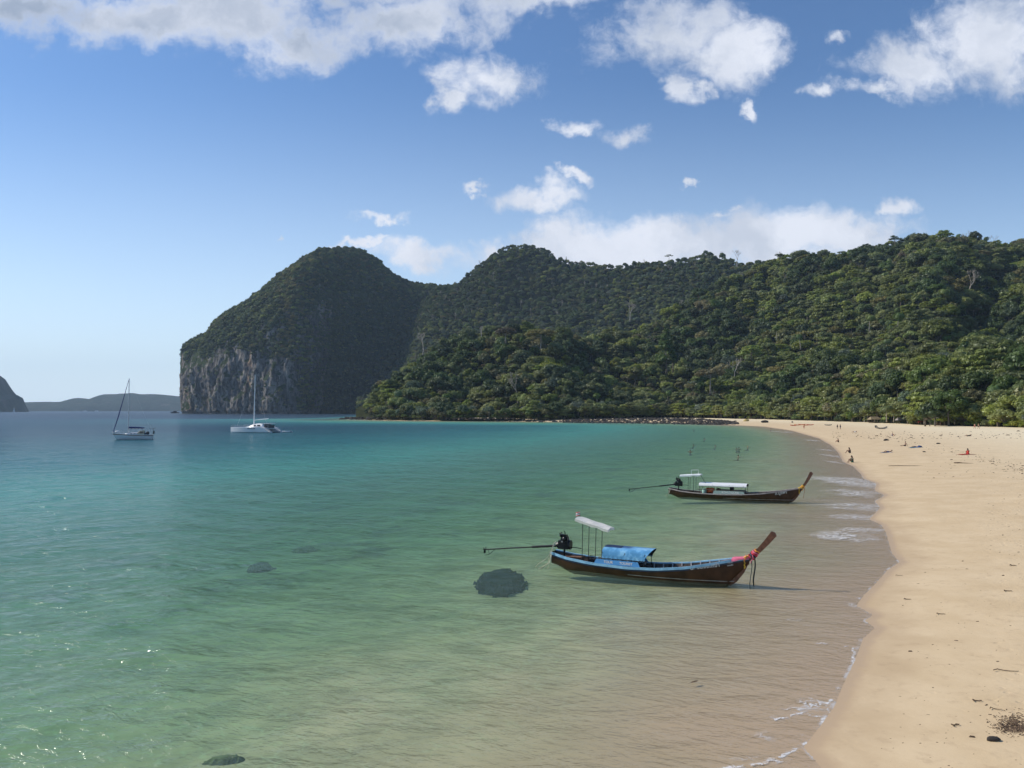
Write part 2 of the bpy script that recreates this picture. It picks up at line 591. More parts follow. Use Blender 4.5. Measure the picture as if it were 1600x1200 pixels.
t.put(bs.inputs['Normal'], bp.outputs[0])

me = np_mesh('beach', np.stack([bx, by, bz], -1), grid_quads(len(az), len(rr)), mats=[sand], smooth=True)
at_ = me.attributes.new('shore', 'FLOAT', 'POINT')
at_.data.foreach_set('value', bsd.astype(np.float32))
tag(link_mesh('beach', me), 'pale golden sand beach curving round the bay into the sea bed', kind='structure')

# ---- the sea
az2 = np.radians(np.concatenate([np.linspace(-180, -60, 30)[:-1], np.linspace(-60, -34, 60)[:-1], np.linspace(-34, 34, 620)[:-1], np.linspace(34, 60, 40)[:-1], np.linspace(60, 180, 30)]))
rr2 = np.concatenate([np.geomspace(2, 12, 12)[:-1], np.geomspace(12, 140, 520)[:-1], np.geomspace(140, 1000, 160)[:-1], np.geomspace(1000, 9500, 60)])
wx, wy = polar_sheet(az2, rr2)
wsd = sdist(wx, wy)
wdep = -ground(wx, wy, wsd)
# real swell and chop: trains of waves running in towards the beach, dying out in the shallows and with distance
rad = np.hypot(wx, wy)
hh = np.zeros_like(wx)
wr = np.random.default_rng(4)
for lam, amp, ang0, cut in ((7.0, 0.055, 24, 900), (4.2, 0.04, 10, 400), (2.6, 0.026, 38, 220), (1.7, 0.016, 2, 150), (1.2, 0.011, 55, 110), (0.85, 0.007, 20, 70)):
    for k in range(3):
        an = math.radians(ang0 + wr.uniform(-16, 16) - 62)
        l2 = lam * wr.uniform(0.8, 1.25)
        ph = (wx * math.cos(an) + wy * math.sin(an)) / l2 * 2 * PI + wr.uniform(0, 6.28) + 1.6 * fbm(wx / (lam * 4), wy / (lam * 4), octv=2, seed=30 + k)
        grp = 0.55 + 0.45 * fbm(wx / (lam * 3) + 9 * k, wy / (lam * 3), octv=2, seed=60 + k)
        s_ = np.sin(ph)
        hh += amp / 1.7 * grp * (s_ + 0.25 * np.cos(2 * ph)) * np.clip(1.4 - rad / cut, 0, 1)
fade = np.clip((wdep - 0.02) / 0.7, 0.0, 1.0)
wz = hh * fade
wz = np.where(wsd > -0.6, 0.0, wz)

sea = bpy.data.materials.new('sea_water')
sea.use_nodes = True
t = NT(sea.node_tree)
t.n.clear()
pos = t.new('ShaderNodeNewGeometry').outputs['Position']
flat = t.scale(pos, (1, 1, 0))
dep = t.new('ShaderNodeAttribute', attribute_name='depth').outputs['Fac']
sda = t.new('ShaderNodeAttribute', attribute_name='shore').outputs['Fac']     # positive on land
rot = t.new('ShaderNodeVectorRotate', {'Vector': flat, 'Angle': math.radians(30)}, rotation_type='Z_AXIS').outputs[0]
st = t.scale(rot, (0.42, 1.0, 1.0))
rot2 = t.new('ShaderNodeVectorRotate', {'Vector': flat, 'Angle': math.radians(4)}, rotation_type='Z_AXIS').outputs[0]
st2 = t.scale(rot2, (0.5, 1.0, 1.0))
w1 = t.noise(st, 0.16, 4.0, 0.55)
w2 = t.noise(st2, 0.9, 5.0, 0.62, 0.4)
w3 = t.noise(st, 3.6, 4.0, 0.62, 0.6)
calm = t.mr(dep, 0.0, 1.2, 0.0, 1.0)
calm2 = t.mr(dep, 0.0, 0.6, 0.5, 1.0)
w4 = t.noise(st2, 0.36, 4.0, 0.6, 0.3)
wh = t.m('ADD', t.m('MULTIPLY', t.m('ADD', t.m('MULTIPLY', w1, 1.7), t.m('MULTIPLY', w4, 0.60)), calm), t.m('MULTIPLY', t.m('ADD', t.m('MULTIPLY', w2, 0.27), t.m('MULTIPLY', w3, 0.10)), calm2))
bump = t.new('ShaderNodeBump', {'Height': wh, 'Strength': 1.0, 'Distance': 1.0})
N = bump.outputs[0]
# colour scattered back by the water column
dn = t.m('ADD', dep, t.m('MULTIPLY', t.m('SUBTRACT', t.noise(flat, 0.02, 4.0, 0.6), 0.5), 1.6))
body = t.ramp(t.m('DIVIDE', dn, 14.0, clamp=True), [(0.0, (0.22, 0.30, 0.20)), (0.10, (0.18, 0.35, 0.26)), (0.27, (0.10, 0.37, 0.305)), (0.42, (0.035, 0.19, 0.20)), (0.62, (0.012, 0.062, 0.095)), (1.0, (0.010, 0.042, 0.078))])
murk = t.m('SUBTRACT', 1.0, t.m('POWER', 2.718, t.m('MULTIPLY', dep, -0.42)))
murk = t.m('MINIMUM', t.m('MAXIMUM', murk, 0.0), 1.0)
dpos = t.m('MAXIMUM', dep, 0.0)
tint = t.new('ShaderNodeCombineColor', {0: t.m('POWER', 2.718, t.m('MULTIPLY', dpos, -0.56)), 1: t.m('POWER', 2.718, t.m('MULTIPLY', dpos, -0.13)), 2: t.m('POWER', 2.718, t.m('MULTIPLY', dpos, -0.34))}).outputs[0]
trans = t.new('ShaderNodeBsdfTransparent', {'Color': tint})
scat = t.new('ShaderNodeBsdfDiffuse', {'Color': body, 'Normal': (0, 0, 1)})
vol = t.new('ShaderNodeMixShader', {0: murk, 1: trans.outputs[0], 2: scat.outputs[0]})
inc = t.new('ShaderNodeNewGeometry').outputs['Incoming']
ndv = t.m('ABSOLUTE', t.vm('DOT_PRODUCT', N, inc, out='Value'))
frs = t.m('ADD', 0.02, t.m('MULTIPLY', 0.98, t.m('POWER', t.m('SUBTRACT', 1.0, ndv, clamp=True), 5.0)))
far = t.new('ShaderNodeCameraData').outputs['View Distance']
glos = t.new('ShaderNodeBsdfGlossy', {'Color': (0.68, 0.68, 0.68, 1), 'Roughness': t.mr(far, 30.0, 900.0, 0.10, 0.26), 'Normal': N})
surf = t.new('ShaderNodeMixShader', {0: t.m('MINIMUM', frs, t.mr(far, 60.0, 500.0, 0.55, 0.36)), 1: vol.outputs[0], 2: glos.outputs[0]})
# foam: lacy sheets left by spent waves and the bright line where the swash stops
fa = t.new('ShaderNodeAttribute', attribute_name='foam').outputs['Fac']
lace_v = t.vm('ADD', t.scale(flat, (0.8, 1.3, 1)), t.scale(t.noise(flat, 2.0, 4.0, 0.7, color=True), (1.1, 1.1, 0)))
vor = t.new('ShaderNodeTexVoronoi', {'Vector': lace_v, 'Scale': 2.6}, feature='DISTANCE_TO_EDGE').outputs['Distance']
lace = t.m('MAXIMUM', t.mr(vor, 0.14, 0.02), t.mr(t.noise(flat, 9.0, 5.0, 0.75), 0.52, 0.66))
edge_n = t.m('ADD', sda, t.m('MULTIPLY', t.m('SUBTRACT', t.noise(flat, 0.9, 4.0, 0.65), 0.5), 0.34))
line = t.m('MULTIPLY', t.m('MULTIPLY', t.mr(edge_n, -0.15, -0.05), t.mr(edge_n, 0.05, -0.01)), t.mr(t.noise(flat, 0.7, 4.0, 0.65), 0.47, 0.60))
foam = t.m('MINIMUM', t.m('ADD', t.m('MULTIPLY', t.m('MULTIPLY', fa, lace), 1.0), t.m('MULTIPLY', line, 0.55)), 0.92)
fdf = t.new('ShaderNodeBsdfDiffuse', {'Color': (0.74, 0.72, 0.68, 1)})
out = t.new('ShaderNodeMixShader', {0: foam, 1: surf.outputs[0], 2: fdf.outputs[0]})
t.new('ShaderNodeOutputMaterial', {'Surface': out.outputs[0]})

me = np_mesh('sea', np.stack([wx, wy, wz], -1), grid_quads(len(az2), len(rr2)), mats=[sea], smooth=True)
me.attributes.new('depth', 'FLOAT', 'POINT').data.foreach_set('value', wdep.astype(np.float32))
me.attributes.new('shore', 'FLOAT', 'POINT').data.foreach_set('value', wsd.astype(np.float32))
# patches of foam where small waves broke (centre, half sizes on the water)
fm = np.zeros_like(wx)
for (u, v, du, dv, st_) in ((1325, 752, 56, 10, 1.0), (1338, 770, 54, 8, .9), (1330, 790, 64, 9, .8), (1335, 808, 46, 6, .8), (1318, 838, 56, 10, 1.0), (1345, 828, 48, 6, .9),
                            (1298, 712, 12, 3, .9), (1303, 722, 10, 2.5, .7), (1290, 703, 10, 2, .8), (1268, 688, 14, 2, .7), (1225, 675, 20, 1.4, .6),
                            (1272, 1100, 28, 11, 1.1), (1245, 1108, 26, 6, .9), (1217, 1122, 18, 4, .7), (1195, 1150, 22, 9, .45), (1215, 1188, 26, 5, .9), (1160, 1185, 60, 5, .3),
                            (1280, 1118, 20, 3, .8), (1240, 968, 20, 2, .5), (1285, 1005, 18, 2, .5), (1330, 945, 9, 6, .7), (880, 882, 24, 3, .35), (480, 678, 0.1, .1, 0)):
    c0 = P(u, v)
    ax = abs(P(u + du, v).x - c0.x) + 1e-3
    ay = abs(P(u, v - dv).y - c0.y) + 1e-3
    q_ = ((wx - c0.x) / ax) ** 2 + ((wy - c0.y) / ay) ** 2
    fm = np.maximum(fm, st_ * np.clip(1.15 - q_ - 1.6 * np.abs(fbm(wx / (ax * .8), wy / (ay * .45), octv=4, seed=91, gain=.6)), 0, 1))
# thin curling lines of foam along the nearest swash
for pl, wd_ in (([(1105, 1204), (1170, 1197), (1218, 1184), (1250, 1168), (1276, 1150), (1287, 1134), (1281, 1122), (1262, 1114), (1243, 1117), (1214, 1124)], 0.045),
                ([(1283, 1128), (1299, 1118), (1290, 1104), (1297, 1092)], 0.035), ([(1335, 1037), (1335, 1012), (1322, 1010)], 0.03)):
    pw = np.array([tuple(P(*p_))[:2] for p_ in pl])
    d2 = np.full(wx.shape, 1e9)
    jx, jy = wx + 0.12 * fbm(wx * 2, wy * 2, octv=2, seed=3), wy + 0.12 * fbm(wx * 2, wy * 2, octv=2, seed=4)
    for i in range(len(pw) - 1):
        a, e = pw[i], pw[i + 1] - pw[i]
        tt = np.clip(((jx - a[0]) * e[0] + (jy - a[1]) * e[1]) / (e @ e), 0, 1)
        d2 = np.minimum(d2, (jx - a[0] - tt * e[0]) ** 2 + (jy - a[1] - tt * e[1]) ** 2)
    fm = np.maximum(fm, 1.6 * np.clip(1.3 - np.sqrt(d2) / wd_, 0, 1))
me.attributes.new('foam', 'FLOAT', 'POINT').data.foreach_set('value', fm.astype(np.float32))
tag(link_mesh('sea', me), 'clear green bay water deepening to blue towards the horizon', kind='structure')

# ---- dark patches lying on the sea bed
dark_reef = mat('reef_dark', (0.012, 0.022, 0.032), 0.9, var=0.5, vscale=1.5, spec=0.0)


weed_reef = mat('reef_weed', (0.15, 0.15, 0.085), 0.9, var=0.5, vscale=1.5, spec=0.0)


def reef(px, py, hw, hd, label, name='sunken_reef', hgt=0.35, m_=None):
    c = P(px, py, -0.4)
    rw = abs(P(px + hw, py, -0.4).x - c.x)
    rd = abs(P(px, py - hd, -0.4).y - c.y)
    n = 150
    gx, gy = np.meshgrid(np.linspace(-1.5, 1.5, n), np.linspace(-1.5, 1.5, n), indexing='ij')
    x, y = c.x + gx * rw, c.y + gy * rd
    q_ = np.hypot(gx, gy) + 0.16 * fbm(gx * 1.7 + px, gy * 1.7, octv=3, seed=2)
    body = 1.0 - q_ + 0.42 * fbm(x * 2.6, y * 2.6, octv=4, seed=7, gain=.75)
    h_ = hgt * np.clip(body * 2.2, -0.2, 1) ** 1.0 + 0.05 * fbm(x * 3, y * 3, octv=2, seed=9)
    g = ground(x, y)
    z = np.minimum(g + h_, -0.10)
    v = np.stack([x - c.x, y - c.y, z], -1).reshape(-1, 3)
    f = grid_quads(n, n)
    keep_ = (body.ravel()[f].max(1) > 0.0)
    f = f[keep_]
    used = np.unique(f)
    remap = np.zeros(len(v), int)
    remap[used] = np.arange(len(used))
    me = np_mesh(name, v[used], remap[f], mats=[m_ or dark_reef], smooth=True)
    tag(link_mesh(name, me, loc=(c.x, c.y, 0)), label, 'reef')


reef(783, 909, 36, 15, 'large dark round reef patch under the water beyond the near longtail boat stern', hgt=0.75)
reef(408, 863, 20, 4, 'small dark reef patch in open green water left of the others')
reef(478, 834, 18, 4, 'faint dark reef patch beneath the water, farthest from the camera', hgt=.25, m_=weed_reef)
reef(352, 1184, 34, 7, 'dark elongated rock bed under clear water at the bottom edge', hgt=.12, m_=weed_reef)

# =================================================================== HILLS
rock_m = bpy.data.materials.new('limestone_cliff')
rock_m.use_nodes = True
t = NT(rock_m.node_tree)
bs = t.n['Principled BSDF']
pos = t.new('ShaderNodeNewGeometry').outputs['Position']
nrm = t.new('ShaderNodeNewGeometry').outputs['Normal']
sv = t.scale(pos, (1.0, 1.0, 0.30))
v1 = t.noise(sv, 0.045, 7.0, 0.68)
v2 = t.noise(sv, 0.17, 6.0, 0.7)
v3 = t.noise(t.scale(pos, (1, 1, 0.5)), 0.02, 5.0, 0.6)
rc = t.ramp(v1, [(0.30, (0.035, 0.033, 0.035)), (0.46, (0.16, 0.145, 0.135)), (0.58, (0.36, 0.32, 0.28)), (0.70, (0.48, 0.43, 0.37))])
rc = t.mix(t.m('MULTIPLY', t.mr(v2, 0.50, 0.58), 0.85), rc, (0.03, 0.028, 0.03))
rc = t.mix(t.m('MULTIPLY', t.mr(v3, 0.57, 0.66), 0.5), rc, (0.42, 0.27, 0.16))
gz = t.new('ShaderNodeSeparateXYZ', {0: nrm}).outputs[2]
veg = t.mr(t.m('ADD', t.m('MULTIPLY', gz, 0.8), t.m('SUBTRACT', t.noise(pos, 0.03, 6.0, 0.65), 0.5)), 0.12, 0.26)
cl_ = t.new('ShaderNodeAttribute', attribute_name='cliff').outputs['Fac']
veg = t.m('MAXIMUM', veg, t.mr(cl_, 0.6, 0.4))
gc = t.mix(t.noise(pos, 0.12, 5.0, 0.6), (0.022, 0.04, 0.016), (0.05, 0.07, 0.025))
t.put(bs.inputs['Base Color'], t.mix(veg, rc, gc))
bs.inputs['Roughness'].default_value = 0.95
bs.inputs['Specular IOR Level'].default_value = 0.1
bh = t.m('ADD', t.m('MULTIPLY', v1, 14.0), t.m('MULTIPLY', v2, 5.0))
t.put(bs.inputs['Normal'], t.new('ShaderNodeBump', {'Height': bh, 'Strength': 1.0, 'Distance': 1.0}).outputs[0])

soil = mat('hill_soil', (0.035, 0.04, 0.02), 1.0, spec=0.0, var=0.4, vscale=0.2)


def lut(tab, u):
    xs = [r[0] for r in tab]
    g = np.linspace(xs[0], xs[-1], 1500)
    sg = 9.0 / (g[1] - g[0])
    kr = np.exp(-0.5 * (np.arange(-int(3 * sg), int(3 * sg) + 1) / sg) ** 2)
    kr /= kr.sum()
    res = []
    for k in range(1, len(tab[0])):
        v = np.interp(g, xs, [r[k] for r in tab])
        v = np.convolve(np.pad(v, len(kr) // 2, mode='edge'), kr, 'valid')
        res.append(np.interp(u, g, v))
    return res


# -- front hills: foot D0, crest (D1, image row of crest)
FOOT = [(520, 705), (556, 700), (600, 620), (700, 576), (800, 560), (860, 556), (900, 561), (960, 578), (1040, 602), (1100, 575), (1200, 505), (1300, 425), (1380, 372), (1450, 312), (1600, 262), (1800, 205), (2100, 150)]
CREST = [(520, 740, 646), (545, 745, 646), (560, 760, 637), (585, 775, 622), (600, 790, 612), (640, 850, 580), (700, 880, 550), (760, 850, 531), (820, 800, 526), (870, 800, 533), (920, 850, 540), (980, 900, 524),
         (1040, 950, 502), (1090, 1000, 472), (1130, 1020, 448), (1170, 1030, 428), (1210, 1030, 414), (1260, 1000, 407), (1340, 950, 404), (1390, 910, 397), (1430, 890, 388), (1470, 880, 383),
         (1540, 860, 385), (1600, 850, 390), (1800, 800, 400), (2100, 700, 420)]
uu = np.concatenate([np.linspace(556, 1620, 420), np.linspace(1625, 2100, 40)])
tt_ = np.linspace(-0.03, 1.5, 210)
U, T = np.meshgrid(uu, tt_, indexing='ij')
D0 = lut(FOOT, U)[0]
D1, Y1 = lut(CREST, U)
Z1 = CAM_H + D1 * (641.2 - Y1) / FPX
Dd = D0 + (D1 - D0) * T
X = (U - 800) / FPX * Dd
tc = np.clip(T, 0, 1)
ez = 1.35 + 0.35 * fbm(U / 160, T * 2, octv=2, seed=41)
prof = tc ** ez
prof = prof * (1 - 0.0)
back = np.clip(T - 1, 0, 1)
Z = 1.6 + (Z1 - 1.6) * prof
Z = Z - back * (Z1 - 1.6) * 1.3
# spurs and gullies running down the slopes
spur = fbm(X / 130 + 0.25 * Dd / 130, Dd / 420, octv=3, seed=51)
env = np.sin(np.clip(T, 0, 1) * PI) ** 0.8
Z = Z + env * spur * 0.34 * np.clip(Z1, 0, 120)
Z = Z + env * 2.6 * fbm(X / 24, Dd / 24, octv=3, seed=53)
# a deep gully added to the right hand hill to shade its upper slope
for (ua, ub, dpt, wdt, t0, t1) in ((1500, 1600, 30, 38, 0.35, 1.0), (1120, 1215, 20, 26, 0.3, 1.0), (1330, 1400, 14, 26, 0.2, .9)):
    uc = ua + (ub - ua) * np.clip((T - t0) / (t1 - t0), 0, 1)
    Z = Z - dpt * np.exp(-((U - uc) / wdt) ** 2) * np.clip((T - t0) / .2, 0, 1) * np.clip((1.0 - T) / .12, 0, 1)
Z[:, 0] = -3
Z = np.where(T < 0, -2.0, Z)
fh_v = np.stack([X.ravel(), Dd.ravel(), Z.ravel()], -1)
fh_n = (len(uu), len(tt_))
me = np_mesh('hill', fh_v, grid_quads(*fh_n), mats=[soil], smooth=True)
tag(link_mesh('hill', me), 'wooded hill rising behind the beach', kind='structure')

# -- far mountain with its rounded second summit
MTN = [(560, 645), (600, 604), (632, 556), (650, 510), (664, 462), (680, 453), (700, 453), (718, 443), (735, 428), (760, 408), (785, 390), (810, 385), (835, 386), (855, 393), (872, 409), (890, 412), (920, 413),
       (950, 418), (975, 419), (1000, 413), (1035, 414), (1050, 412), (1080, 409), (1100, 401), (1125, 400), (1140, 409), (1170, 417), (1200, 414), (1260, 410), (1330, 410), (1400, 420)]
uu = np.linspace(560, 1400, 400)
tt_ = np.linspace(0, 1.35, 150)
U, T = np.meshgrid(uu, tt_, indexing='ij')
Ym = lut(MTN, U)[0]
Db = np.interp(U, [540, 700, 1000, 1400], [1500, 1240, 1150, 1150])
Dr = np.interp(U, [540, 700, 820, 1000, 1200, 1400], [1800, 1790, 1740, 1600, 1450, 1350])
Z1 = CAM_H + Dr * (641.2 - Ym) / FPX
Dd = Db + (Dr - Db) * T
X = (U - 800) / FPX * Dd
tc = np.clip(T, 0, 1)
# the summits are steep bluffs, the rest even slopes
bluff = np.exp(-((U - 815) / 70) ** 2)
prof = tc ** (1.15 + 0 * bluff) * (1 - bluff * 0.22) + bluff * 0.22 * np.clip((T - 0.72) / 0.2, 0, 1) ** 1.5
prof = np.minimum(prof, 1)
Z = 10 + (Z1 - 10) * prof - np.clip(T - 1, 0, 1) * Z1 * 1.5
env = np.sin(np.clip(T, 0, 1) * PI) ** 0.8
Z = Z + env * (60 * fbm(X / 210, Dd / 500, octv=3, seed=71) + 8 * fbm(X / 45, Dd / 45, octv=3, seed=73))
Z[:, 0] = -10
mt_v = np.stack([X.ravel(), Dd.ravel(), Z.ravel()], -1)
mt_n = (len(uu), len(tt_))
me = np_mesh('mountain', mt_v, grid_quads(*mt_n), mats=[soil], smooth=True)
tag(link_mesh('mountain', me), 'far forested ridge with a rounded summit', kind='structure')

# -- limestone headland: (base u, base D, crest u, crest D, crest row, cliffiness)
HEAD = [(300, 2150, 292, 2160, 575, 1), (284, 1990, 284, 2060, 563, 1), (286, 1900, 291, 2040, 545, 1), (298, 1830, 306, 2030, 535, 1), (322, 1775, 326, 2020, 526, 1), (330, 1765, 332, 2020, 512, 1), (350, 1740, 352, 2010, 497, 1),
        (380, 1700, 392, 2005, 475, 1), (415, 1665, 432, 1990, 446, 1), (455, 1640, 476, 1980, 414, 1), (478, 1665, 505, 1970, 400, .9), (500, 1715, 535, 1960, 395, .35),
        (522, 1765, 562, 1960, 396, .2), (550, 1810, 588, 1970, 409, .1), (590, 1850, 612, 1980, 432, .1), (640, 1880, 645, 1990, 448, .1), (720, 1870, 720, 1980, 455, .1), (780, 1900, 780, 1990, 520, 0)]
hs = np.linspace(0, len(HEAD) - 1, 460)
cols = [np.interp(hs, range(len(HEAD)), [r[k] for r in HEAD]) for k in range(6)]
tq = np.concatenate([np.linspace(-0.03, 1.0, 210), np.linspace(1.02, 2.0, 30)])
BU, BD, CU, CD, CY, CL = [np.repeat(c[:, None], len(tq), 1) for c in cols]
Tq = np.repeat(tq[None, :], len(hs), 0)
bX, bY = (BU - 800) / FPX * BD, BD
cX, cY_ = (CU - 800) / FPX * CD, CD
CZ = CAM_H + CD * (641.2 - CY) / FPX
qn = np.clip(Tq, 0, 1)
pex = np.interp(CL, [0, 1], [2.0, 3.4])
pp = 1 - np.sqrt(np.maximum(0, 1 - qn ** pex))
over = np.clip(Tq - 1, 0, 1)
X = bX + (cX - bX) * pp
Y = bY + (cY_ - bY) * pp + over * 420
Z = qn * CZ - over ** 1.6 * CZ * 1.05
Z = np.where(Tq < 0, -8, Z)
# push the wall in and out along its outward direction: ribs, alcoves and an undercut foot
dxn = np.gradient(X, axis=0)
dyn = np.gradient(Y, axis=0)
ln_ = np.hypot(dxn, dyn) + 1e-6
onx, ony = dyn / ln_, -dxn / ln_
hfrac = np.clip(Z / 200, 0, 1.6)
dis = 26 * fbm(X / 70, Y / 70, Z / 170, octv=3, seed=81) + 11 * fbm(X / 24, Y / 24, Z / 50, octv=4, seed=83, gain=.6) * np.interp(CL, [0, 1], [1.2, 1.0])
dis += 6.0 * fbm(X / 10, Y / 10, Z / 26, octv=3, seed=87) * CL
dis *= np.clip(1.3 - qn, 0.25, 1) * (Tq <= 1.0)
dis += 3.0 * np.exp(-((Z - 12) / 10) ** 2) * 0 - 5.0 * np.exp(-(Z / 5) ** 2)
X = X + onx * dis
Y = Y + ony * dis
Z = Z + np.where((Tq > 0.3) & (Tq <= 1), 5 * fbm(X / 40, Y / 40, octv=3, seed=89), 0)
hd_v = np.stack([X.ravel(), Y.ravel(), Z.ravel()], -1)
hd_n = (len(hs), len(tq))
me = np_mesh('headland', hd_v, grid_quads(*hd_n), mats=[rock_m], smooth=True)
clf = (CL * 0 + np.clip(1.62 - qn * 1.35 + 0.5 * fbm(X / 60, Z / 60, octv=3, seed=93), 0, 1)) * np.where(CL > .3, 1, .42)
me.attributes.new('cliff', 'FLOAT', 'POINT').data.foreach_set('value', clf.ravel().astype(np.float32))
tag(link_mesh('headland', me), 'limestone headland with grey and ochre sea cliffs below a wooded dome', kind='structure')

# -- islands beyond
def island(name, pts, D, depth, label, seed, px_floor=646):
    """pts: silhouette (u, row); a rounded body of real depth behind it"""
    us = np.linspace(pts[0][0], pts[-1][0], 220)
    ys = np.interp(us, [p[0] for p in pts], [p[1] for p in pts])
    tt = np.linspace(0, 1, 40)
    U, T = np.meshgrid(us, tt, indexing='ij')
    Yp = np.repeat(ys[:, None], len(tt), 1)
    cr = CAM_H + D * (641.2 - Yp) / FPX
    h_ = np.sin(T * PI) ** 0.55
    Dd = D - depth * 0.5 + depth * T
    X = (U - 800) / FPX * (D + (Dd - D) * np.where(T > 0.5, 1.0, 0.6))
    Z = -6 + (cr + 6) * h_
    Z += h_ * 0.05 * np.clip(cr, 0, 400) * fbm(X / (D * .02), Dd / (D * .02), octv=5, seed=seed, gain=.6)
    m_ = np_mesh(name, np.stack([X.ravel(), Dd.ravel(), Z.ravel()], -1), grid_quads(len(us), len(tt)), mats=[isl_m], smooth=True)
    tag(link_mesh(name, m_), label, kind='structure')


isl_m = mat('island_scrub', (0.045, 0.060, 0.048), 1.0, spec=0.0, var=0.3, vscale=0.02, col2=(0.10, 0.095, 0.085), c2scale=0.012, c2at=(0.55, 0.65))
island('island_hill', [(-160, 642), (-150, 560), (-100, 548), (-60, 556), (-20, 575), (0, 586), (8, 592), (14, 601), (20, 610), (25, 616), (36, 622), (40, 632), (45, 641), (46, 645)], 4200, 1300, 'steep blue grey island at the left edge', 5)
island('far_island_range', [(-300, 630), (-100, 625), (20, 629), (60, 628), (98, 628), (105, 626), (120, 622), (128, 622), (145, 624), (152, 620), (163, 616), (180, 616), (200, 615), (207, 614), (220, 616), (240, 616), (258, 617), (275, 619), (300, 620), (330, 624), (420, 635), (470, 645)], 7600, 1300, 'low hazy blue island range on the horizon', 9)

# ---- the air between
hz = MB().box((0, 0, 290), (19800, 19800, 620))
hm = bpy.data.materials.new('haze_air')
hm.use_nodes = True
t = NT(hm.node_tree)
t.n.clear()
pv = t.new('ShaderNodeVolumePrincipled', {'Color': (0.64, 0.83, 1.0, 1), 'Density': 0.00006, 'Anisotropy': 0.0})
t.new('ShaderNodeOutputMaterial', {'Volume': pv.outputs[0]})
hz_o = hz.build('haze', hm)
hz_o['kind'] = 'stuff'

# =================================================================== FOREST
leaf_dark = leaf_mat('leaf_dark', (0.056, 0.088, 0.025), (0.090, 0.131, 0.035), (0.138, 0.181, 0.048))
leaf_mid = leaf_mat('leaf_mid', (0.136, 0.165, 0.038), (0.206, 0.236, 0.052), (0.289, 0.313, 0.071))
leaf_lime = leaf_mat('leaf_lime', (0.201, 0.254, 0.042), (0.260, 0.313, 0.054), (0.330, 0.360, 0.078))
leaf_olive = leaf_mat('leaf_olive', (0.138, 0.138, 0.046), (0.215, 0.198, 0.061), (0.297, 0.253, 0.088))
leaf_rust = leaf_mat('leaf_rust', (0.150, 0.110, 0.060), (0.200, 0.145, 0.080), (0.240, 0.180, 0.105))
leaf_grey = leaf_mat('leaf_grey', (0.094, 0.131, 0.084), (0.139, 0.186, 0.112), (0.206, 0.233, 0.149))
leaf_palm = leaf_mat('leaf_palm', (0.102, 0.172, 0.031), (0.156, 0.234, 0.043), (0.234, 0.281, 0.062))
bark = mat('bark', (0.17, 0.145, 0.115), 0.95, spec=0.1, var=0.4, vscale=2.0)
bark_pale = mat('bark_pale', (0.36, 0.32, 0.27), 0.95, spec=0.1, var=0.3, vscale=2.0)


def ico(sub=1):
    b = bmesh.new()
    bmesh.ops.create_icosphere(b, subdivisions=sub, radius=1)
    v = np.array([x.co[:] for x in b.verts])
    f = np.array([[x.index for x in q_.verts] for q_ in b.faces])
    b.free()
    return v, f


ICO1, ICO2 = ico(1), ico(2)


